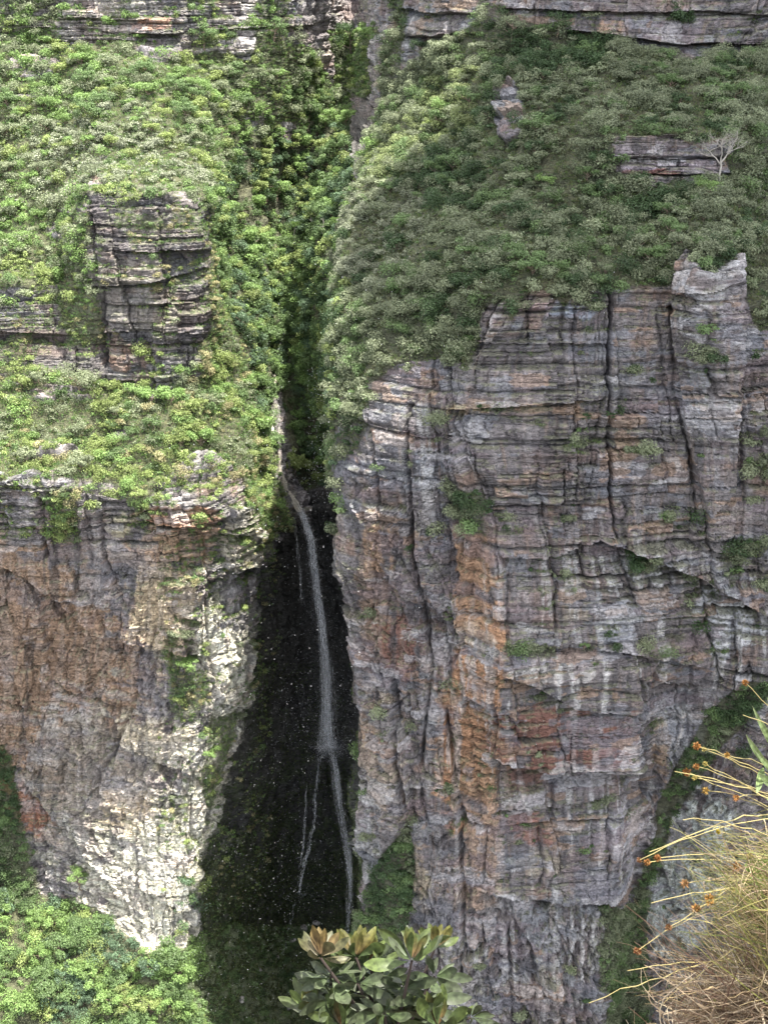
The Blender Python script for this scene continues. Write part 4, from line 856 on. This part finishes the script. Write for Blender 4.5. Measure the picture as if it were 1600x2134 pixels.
# spray: single drops hanging in the air of the gorge
def spray():
    rsx = np.random.RandomState(51); c = []
    def add(n, x0, x1, y0, y1, d0, d1, r0, r1):
        c.append(np.concatenate([at(rsx.uniform(x0, x1, n), rsx.uniform(y0, y1, n), rsx.uniform(d0, d1, n)), rsx.uniform(r0, r1, (n, 1))], 1))
    add(1200, 560, 750, 960, 1560, 300, 326, .02, .062); add(1200, 450, 750, 1400, 1900, 285, 312, .02, .062); add(600, 390, 700, 1750, 2134, 250, 285, .02, .055)
    add(300, 640, 700, 760, 1050, 300, 325, .03, .07); add(110, 300, 760, 900, 2134, 230, 300, .04, .075)
    add(350, 500, 1300, 500, 2100, 180, 235, .025, .045)
    k = rsx.randint(0, len(fall)-1, 9000); t = rsx.rand(9000)[:, None]; f = np.array(fall); b = f[k]*(1-t)+f[k+1]*t
    sgm = (.5+.25*k)[:, None]; b = b+rsx.normal(size=(9000, 3))*sgm*[1, 1, .3]; b[:, 1] -= .6
    c.append(np.concatenate([b, rsx.uniform(.014, .032, (9000, 1))], 1))
    sp_ = np.array([at(686, 1560, 325), at(626, 1862, 317)]); k = (rsx.rand(4000) > .93).astype(int); b = sp_[k]+rsx.normal(size=(4000, 3))*[2.0, 1.2, 1.4]
    c.append(np.concatenate([b, rsx.uniform(.014, .035, (4000, 1))], 1))
    c = np.concatenate(c); O = np.array([[1,0,0],[-1,0,0],[0,1,0],[0,-1,0],[0,0,1.2],[0,0,-1.2]]); T_ = np.array([[0,2,4],[2,1,4],[1,3,4],[3,0,4],[2,0,5],[1,2,5],[3,1,5],[0,3,5]])
    V = (c[:, None, :3]+O[None]*c[:, None, 3:]).reshape(-1, 3); F_3 = (T_[None]+6*np.arange(len(c))[:, None, None]).reshape(-1, 3)
    m = plain_mat("drop", (.85, .87, .9), .3, 1, .02)
    tag(mesh_obj("spray", V, F_3, m, smooth=True), "drops of spray floating in front of the dark gorge", "spray", kind='stuff')
spray()
# boulders on the gorge floor
def boulder(px, py, r, label, seed, c=(.30, .29, .27)):
    rsx = np.random.RandomState(seed); n = 16; m = 12
    th = np.linspace(0, math.pi, m)[:, None]; ph = (np.arange(n)*2*math.pi/n)[None]
    d = np.stack([np.sin(th)*np.cos(ph), np.sin(th)*np.sin(ph), np.cos(th)+0*ph], -1); k = np.ones(d.shape[:2])
    for i in range(9):
        nn_ = rsx.normal(size=3); nn_ /= np.linalg.norm(nn_); a = (d*nn_).sum(-1); k = np.minimum(k, np.where(a > .05, (.62+.25*rsx.rand())/np.maximum(a, .05), 9))
    V = (d*k[..., None]*np.array([1.15, .9, .75])*r).reshape(-1, 3); j = np.arange(m-1)[:, None]*n; i_ = np.arange(n)[None]
    F_4 = np.stack([j+i_, j+n+i_, j+n+(i_+1) % n, j+(i_+1) % n], -1).reshape(-1, 4)
    o = mesh_obj("boulder", V, F_4, M_ROCK, col=np.array([c])*np.ones((len(V), 1))*(.85+.3*rsx.rand(len(V), 1)))
    o.location = surf(px, py)+np.array([0, -.2, r*.2]); o.rotation_euler = (0, 0, rsx.rand()*6); tag(o, label, "boulder")
for a in [(632,1935,1.3,"pale boulder at the foot of the lower left cascade"),(610,1960,.9,"small pale boulder left of the stream below the cascades"),(660,1925,1.0,"grey boulder right of the cascade foot in the gorge"),
          (578,1995,.9,"white boulder beside the stream above its bend"),(625,2045,1.2,"grey boulder among moss left of the foreground shrub"),(540,2020,.8,"small boulder left of the bend of the gorge stream"),
          (505,2085,1.0,"pale boulder beside the lower stream near the frame bottom"),(600,2095,1.4,"broad white boulder behind the foreground shrub base"),(350,1985,1.2,"pale block of rubble at the shadow edge under the left cliff")]:
    boulder(*a, int(a[0]))
#@@FG
# ================================================================ NEAR RIM (where the photographer stands)
def near_ground(x, y):
    z = -1.75-np.maximum(0, y-1.2)*2.0-np.maximum(0, y-3.5)*18
    z = z+1.35*np.exp(-((x-1.15)/.5)**2-((y-2.05)/.55)**2)
    return z
def near():
    nx, ny = 170, 150; xs = np.concatenate([np.linspace(-30, -3, 30), np.linspace(-2.9, 3.4, 110), np.linspace(3.6, 30, 30)]); ys = np.concatenate([np.linspace(-25, 0, 30), np.linspace(.1, 6, 120)])
    X, Y = np.meshgrid(xs, ys); Zg = near_ground(X, Y); Pn = np.stack([X, Y, 0*X], -1); Zg = Zg+.06*fbm(Pn, .5, 701, 5)
    V = np.stack([X, Y, Zg], -1).reshape(-1, 3); f = (np.arange(ny-1)[:, None]*nx+np.arange(nx-1)[None]); f = np.stack([f, f+1, f+nx+1, f+nx], -1).reshape(-1, 4)
    cl = np.array([(.13, .095, .07)])*(1+.4*fbm(Pn, .12, 705, 4).reshape(-1, 1))
    m = plain_mat("soil", (.12, .085, .06), .95, 30, .5)
    tag(mesh_obj("near_ground", V, f, m, col=cl, smooth=True), "brown earth of the near rim at the lower right", "ground", kind='structure')
near()
def ribbon(pts, w_, seed=0):
    pts = np.asarray(pts, float); n = len(pts); T = np.gradient(pts, axis=0); r = np.random.RandomState(seed).normal(size=3)
    s = np.cross(T, r); s /= np.linalg.norm(s, axis=1)[:, None]+1e-9; w_ = np.asarray(w_)[:, None]
    V = np.stack([pts-s*w_, pts+s*w_], 1).reshape(-1, 3); j = np.arange(n-1)*2
    return V, np.stack([j, j+1, j+3, j+2], -1)
def arc(p0, p1, sag, n=9, side=0.0):
    t = np.linspace(0, 1, n)[:, None]; p = np.asarray(p0)*(1-t)+np.asarray(p1)*t; b = (4*t*(1-t))
    p = p+b*np.array([side, 0, sag]); return p
M_LEAFN = leaf_mat("broad_leaf", .2, .5, .3, 110.0, .5, 1.5)
def tussock():
    rsx = np.random.RandomState(61)
    def make(name, label, n, root_px, tip_px, cols, w0, sag, seed, cat="grass"):
        parts, fc = [], []; rr_ = np.random.RandomState(seed)
        for i in range(n):
            a = rr_.rand(); r0 = at(rr_.uniform(*root_px[0]), rr_.uniform(*root_px[1]), rr_.uniform(1.85, 2.25)); tp = at(rr_.uniform(*tip_px[0]), rr_.uniform(*tip_px[1]), rr_.uniform(1.75, 2.3))
            k = .55+.45*rr_.rand(); tp = r0+(tp-r0)*k
            pts = arc(r0, tp, sag*(-.5+1.7*rr_.rand()), 10, rr_.normal()*.035); pts += rr_.normal(size=(10, 3))*.0015
            V, F_5 = ribbon(pts, w0*(.5+rr_.rand())*np.linspace(1, .12, 10)**.7, i); parts.append((V, F_5))
            c = np.array(cols[rr_.randint(len(cols))])*(.40+.42*rr_.rand()); fc.append(np.repeat(c[None], len(F_5), 0))
        V, F_5 = merge(parts); o = mesh_obj(name, V, F_5, M_GRASS, col=np.concatenate(fc).clip(0, .7)); tag(o, label, cat, kind='stuff')
    straw = [(.42,.34,.19),(.34,.26,.14),(.50,.42,.26),(.28,.19,.11),(.30,.27,.11)]; grn = [(.24,.24,.07),(.15,.18,.05),(.34,.31,.11),(.19,.20,.08)]; dead = [(.34,.25,.17),(.45,.35,.24),(.24,.16,.11),(.52,.44,.32),(.18,.11,.08)]
    make("grass", "long straw and green blades arching left from the right edge", 1150, ((1600,1830),(1820,2130)), ((1380,1640),(1690,1960)), straw+dead[:3]+grn+grn, .0011, .07, 62)
    make("grass", "tangled dead brown straw in the bottom right corner", 600, ((1490,1760),(2000,2330)), ((1270,1640),(1830,2160)), dead+straw[:2], .0011, .02, 63)
    make("grass", "short dead leaves covering the earth of the near rim", 800, ((1380,1700),(2090,2260)), ((1380,1720),(1980,2200)), dead, .0015, .015, 64)
tussock()
def dried_flower(hx, hy, rx, ry, r, label, seed, col=(.42, .22, .07), D=1.95):
    rsx = np.random.RandomState(seed); h = at(hx, hy, D); rt = at(rx, ry, D+.12)
    root = empty("dried_flower", rt); pts = arc(rt, h, .004+.022*rsx.rand(), 12)-rt+rsx.normal(size=(12, 3))*.0012
    V, F_6 = tube(pts, np.linspace(.0009, .0006, 12), 5); mesh_obj("stem", V, F_6, M_STRAW, root)
    r *= .88; n = 90; d = rsx.normal(size=(n, 3)); d /= np.linalg.norm(d, axis=1)[:, None]; s = np.cross(d, rsx.normal(size=(n, 3))); s /= np.linalg.norm(s, axis=1)[:, None]
    c = pts[-1]; Ln = r*(.75+.45*rsx.rand(n))[:, None]
    V = np.stack([c+d*r*.15, c+d*Ln*.6-s*r*.14, c+d*Ln, c+d*Ln*.6+s*r*.14], 1).reshape(-1, 3)
    cc = np.array([col])*(.2+.5*rsx.rand(n))[:, None]
    mesh_obj("flower_head", V, np.arange(4*n).reshape(-1, 4), M_GRASS, root, col=cc.clip(0, .8)); tag(root, label, "dried flower", "dried flower stems in the near grass")
M_STRAW = plain_mat("straw_stem", (.24, .20, .08), .6, 20, .25)
B = (.46, .22, .07); Yc = (.60, .50, .16)
for i, a in enumerate([(1451,1553,1640,1640,.0085,"brown flower head at the top left of the near stems beside the red streaked rock",B),(1466,1563,1660,1680,.005,"small yellow bud just right of the top left brown flower head",Yc),
  (1514,1574,1680,1650,.0065,"orange flower head alone on a drooping stem below the broad leaves",(.55,.32,.08)),(1452,1597,1670,1700,.007,"orange brown head directly under the top left flower head",B),(1467,1594,1670,1720,.0055,"yellow bud touching the orange brown head from the right",Yc),
  (1432,1610,1680,1720,.0085,"dark brown head at the far left tip of the middle stems",(.40,.17,.05)),(1444,1621,1700,1690,.006,"small golden head just below the dark brown one at the far left",Yc),(1466,1648,1680,1750,.008,"golden flower head on the stem below the cluster of heads",(.52,.33,.09)),
  (1532,1660,1700,1720,.007,"tan flower head in the middle of the thin yellow stems",B),(1551,1424,1680,1560,.0075,"round brown flower head highest of all the near stems",B),(1350,1795,1700,1800,.0075,"brown head pair on the long level stem, left one",B),
  (1370,1788,1700,1810,.008,"brown head pair on the long level stem, right one",(.44,.19,.06)),(1329,1792,1640,1700,.006,"dark head at the tip of the curved straw over the gully",(.34,.17,.08)),(1425,1842,1680,1880,.0095,"shaggy brown head in front of the white rock",(.50,.28,.12)),
  (1536,1806,1700,1800,.010,"large shaggy orange brown head near the green blade at the right",(.48,.23,.08)),(1477,1875,1690,1800,.0115,"biggest orange head over the white rock buttress",(.58,.32,.09)),(1450,1895,1680,1820,.010,"brown shaggy head below left of the biggest orange head",(.50,.25,.08)),
  (1326,1978,1640,1830,.0085,"dark red brown head farthest left in front of the dark gully",(.38,.15,.06)),(1390,1934,1660,1830,.008,"broken brown head halfway along the lower left stem",(.40,.20,.09)),(1496,1735,1680,1800,.0055,"small bright yellow flower between the straws",(.65,.50,.05)),
  (1487,2088,1660,2050,.009,"pale yellow flower in the dead straw at the bottom right",(.62,.56,.22)),(1456,2128,1640,2180,.010,"orange brown head at the bottom edge in the dead straw",B),(1528,1855,1700,1850,.0055,"tiny pale yellow flower on the green blades",Yc),
  (1562,1782,1700,1840,.008,"pale yellow head at the edge of the broad green blade",Yc)]):
    dried_flower(*a[:6], 800+i, a[6], 1.95+.01*(i % 5))
for i, (x0, y0, x1, y1, lab) in enumerate([(1230,2090,1560,1990,"long pale straw reaching farthest left at the bottom"),(1308,2022,1600,2010,"thin curved straw tip over the dark gully"),(1352,1778,1620,1690,"thick straw rising in an arc over the gully"),(1423,1704,1640,1760,"bent straw stalk with a kinked tip at the middle left"),
        (1360,1882,1640,1850,"thin level straw in front of the white rock"),(1405,1608,1680,1700,"pair of yellow straws ending beside the dark brown head"),(1545,1490,1700,1590,"stiff pale stalk below the highest flower head"),(1370,2098,1660,1900,"straight pale straw crossing the bottom right corner")]):
    p1 = at(x0, y0, 1.9); p0 = at(x1, y1, 2.0); V, F_6 = tube(arc(p0, p1, .012, 12)+np.random.RandomState(i).normal(size=(12, 3))*.0015, np.linspace(.0012, .0005, 12), 5)
    o = mesh_obj("straw_stalk", V-p0, F_6, M_STRAW); o.location = p0; tag(o, lab, "straw stalk", "loose straw stalks in the near grass")
def blade_leaf(base, tip, width, bend, nrm, col0, col1, n=9, cup=.25, spoon=True):
    """one real leaf: curved, folded along the midrib; returns V, F, colours"""
    base = np.asarray(base, float); tip = np.asarray(tip, float); ax = tip-base; L = np.linalg.norm(ax); ax /= L
    nrm = nrm-(nrm*ax).sum()*ax; nrm /= np.linalg.norm(nrm)+1e-9; sd = np.cross(ax, nrm)
    t = np.linspace(0, 1, n); wd = (np.sin(np.pi*t**1.5)**.75 if spoon else np.sin(np.pi*t**.8)**.9)*width+.03*width*(t < .3)
    wd[-1] = .12*width if spoon else 0
    cen = base+ax*t[:, None]*L+nrm*(bend*L*(t**2-t))[:, None]
    u = np.array([-1, -.55, 0, .55, 1]); V = cen[:, None]+sd*(u[None, :, None]*wd[:, None, None])+nrm*((np.abs(u)**1.3)[None, :, None]*wd[:, None, None]*cup)
    V = V.reshape(-1, 3); j = np.arange(n-1)[:, None]*5; i = np.arange(4)[None]; F_7 = np.stack([j+i, j+i+1, j+i+6, j+i+5], -1).reshape(-1, 4)
    c = np.array(col0)[None]*(1-t[:, None])+np.array(col1)[None]*t[:, None]; c = c[:, None]*np.array([1.25, .95, 1.35, .95, 1.25])[None, :, None]
    return V, F_7, c.reshape(-1, 3)
def shrub():
    rsx = np.random.RandomState(71); D = 1.9; foot = at(815, 2420, 1.9); root = empty("broad_leaved_shrub", foot)
    G1, G2, RD, OR, YL, GY = (.030,.046,.016), (.050,.066,.020), (.055,.034,.016), (.066,.050,.018), (.068,.072,.020), (.044,.052,.032)
    stems = []; fork = at(815, 2200, 1.9)-foot
    rose = [(690,2035,80,'old',.01,12),(745,2050,80,'old',.0,12),(905,2035,75,'old',.03,12),(725,2030,70,'grn',.04,12),(700,2085,85,'old',.0,14),(800,2110,90,'old',-.02,16),(880,2085,85,'old',.0,14),(650,2110,80,'grn',0,16),(770,2010,75,'grn',.05,18),(980,2120,70,'old',0,14),(820,2150,90,'grn',0,18),(668,1996,70,'red',0,15),(742,1996,66,'yel',.03,15),(858,2003,82,'grn',-.02,18),(905,1978,64,'yel',.04,14),(795,2040,85,'old',.05,18),(712,2142,84,'grn',-.03,17),(912,2142,92,'grn',-.03,18),(838,2062,80,'old',.02,16),(690,2050,80,'old',.03,14),(765,2105,70,'old',.05,14)]
    for q, (px, py, Lp, kind, dD, n) in enumerate(rose):
        c = at(px, py, D+dD)-foot; L = Lp*D/FPX*1.25; parts = []; cols = []; o_ = 0
        for i in range(n):
            a = i*2.399+q; f = i/(n-1)                                # f 0 inner .. 1 outer
            el = math.radians({'old': 35-60*f}.get(kind, 86-70*f)+rsx.normal()*8); d = np.array([math.cos(a)*math.cos(el), math.sin(a)*math.cos(el)*.9, math.sin(el)])
            d = np.array([d[0], d[1]*.82+d[2]*.57, d[2]*.82-d[1]*.57]); ln = L*(.55+.55*f**.6)*(.75+.45*rsx.rand()); b0 = c+d*.006; nr = np.array([0, -.6, .6])-d*.2+rsx.normal(size=3)*.35
            if kind == 'red': c0, c1 = (RD, OR) if f < .45 else ((.05,.04,.02), (.045,.048,.022))
            elif kind == 'yel': c0, c1 = ((.06,.04,.015), YL) if f < .6 else (G1, G2)
            elif kind == 'old': c0, c1 = G1, GY
            else: c0, c1 = ((.07,.036,.014), G2) if f < .3 else (G1, G2 if rsx.rand() > .3 else GY)
            jt = .75+.5*rsx.rand(); V, F_7, cc = blade_leaf(b0, b0+d*ln, ln*(.125+.05*rsx.rand()), .25+.35*f, nr, np.array(c0)*jt, np.array(c1)*jt)
            parts.append((V, F_7)); cols.append(cc)
        V, F_7 = merge(parts); o = mesh_obj("leaf_rosette", V, F_7, M_LEAFN, root, col=np.concatenate(cols).clip(0, .8), smooth=True)
        if kind == 'red': o['label'] = "rosette with red and orange young leaves"
        m_ = (c+fork)/2+np.array([(px-815)*.00012, 0, -.02]); stems.append(tube(arc(fork, c, 0, 6)+np.array([0, 0, 0]), np.linspace(.0042, .0022, 6), 7))
    stems.append(tube(np.array([[0, 0, -1.3], [.01, 0, -.1], fork]), [.013, .011, .007], 8)); V, F_7 = merge(stems); mesh_obj("stem", V, F_7, M_DARKBARK, root)
    tag(root, "broad leaved shrub with green and reddish rosettes at the bottom of the view", "shrub")
M_DARKBARK = plain_mat("dark_bark", (.03, .02, .016), .8, 60, .4)
shrub()
def herb():
    foot = at(1700, 1760, 2.05); root = empty("leafy_herb", foot); g = (.09,.13,.04); g2 = (.13,.17,.08)
    for (bx, by, tx, ty, w_) in [(1640,1600,1566,1470,9),(1650,1560,1597,1452,10),(1640,1640,1570,1560,9),(1600,1600,1553,1530,8),(1590,1600,1575,1655,12),(1650,1650,1588,1630,10),(1620,1640,1578,1612,9),(1660,1700,1592,1660,10),(1660,1600,1606,1520,10)]:
        b = at(bx, by, 2.02)-foot; t = at(tx, ty, 1.97)-foot; V, F_7, cc = blade_leaf(b, t, w_*2.0/FPX, .15, np.array([.3, -1, .4]), g, g2, 9, .2, False); mesh_obj("leaf", V, F_7, M_LEAFN, root, col=cc, smooth=True)
    V, F_7 = tube(np.array([at(1640, 1560, 2.03)-foot, at(1650, 1660, 2.03)-foot, [0, 0, 0]]), [.002, .0025, .003], 6); mesh_obj("stem", V, F_7, M_STRAW, root)
    tag(root, "leafy green herb with pointed leaves at the right edge above the grass", "herb")
    foot = at(1680, 1860, 2.02); V, F_7, cc = blade_leaf(foot*0, at(1552, 1800, 1.97)-foot, 38*2/FPX, .1, np.array([.1, -1, .3]), (.10,.15,.04), (.13,.19,.05), 10, .15, True)
    o = mesh_obj("broad_leaf", V, F_7, M_LEAFN, col=cc, smooth=True); o.location = foot; tag(o, "single broad green blade among the straw at the right edge", "plant")
herb()
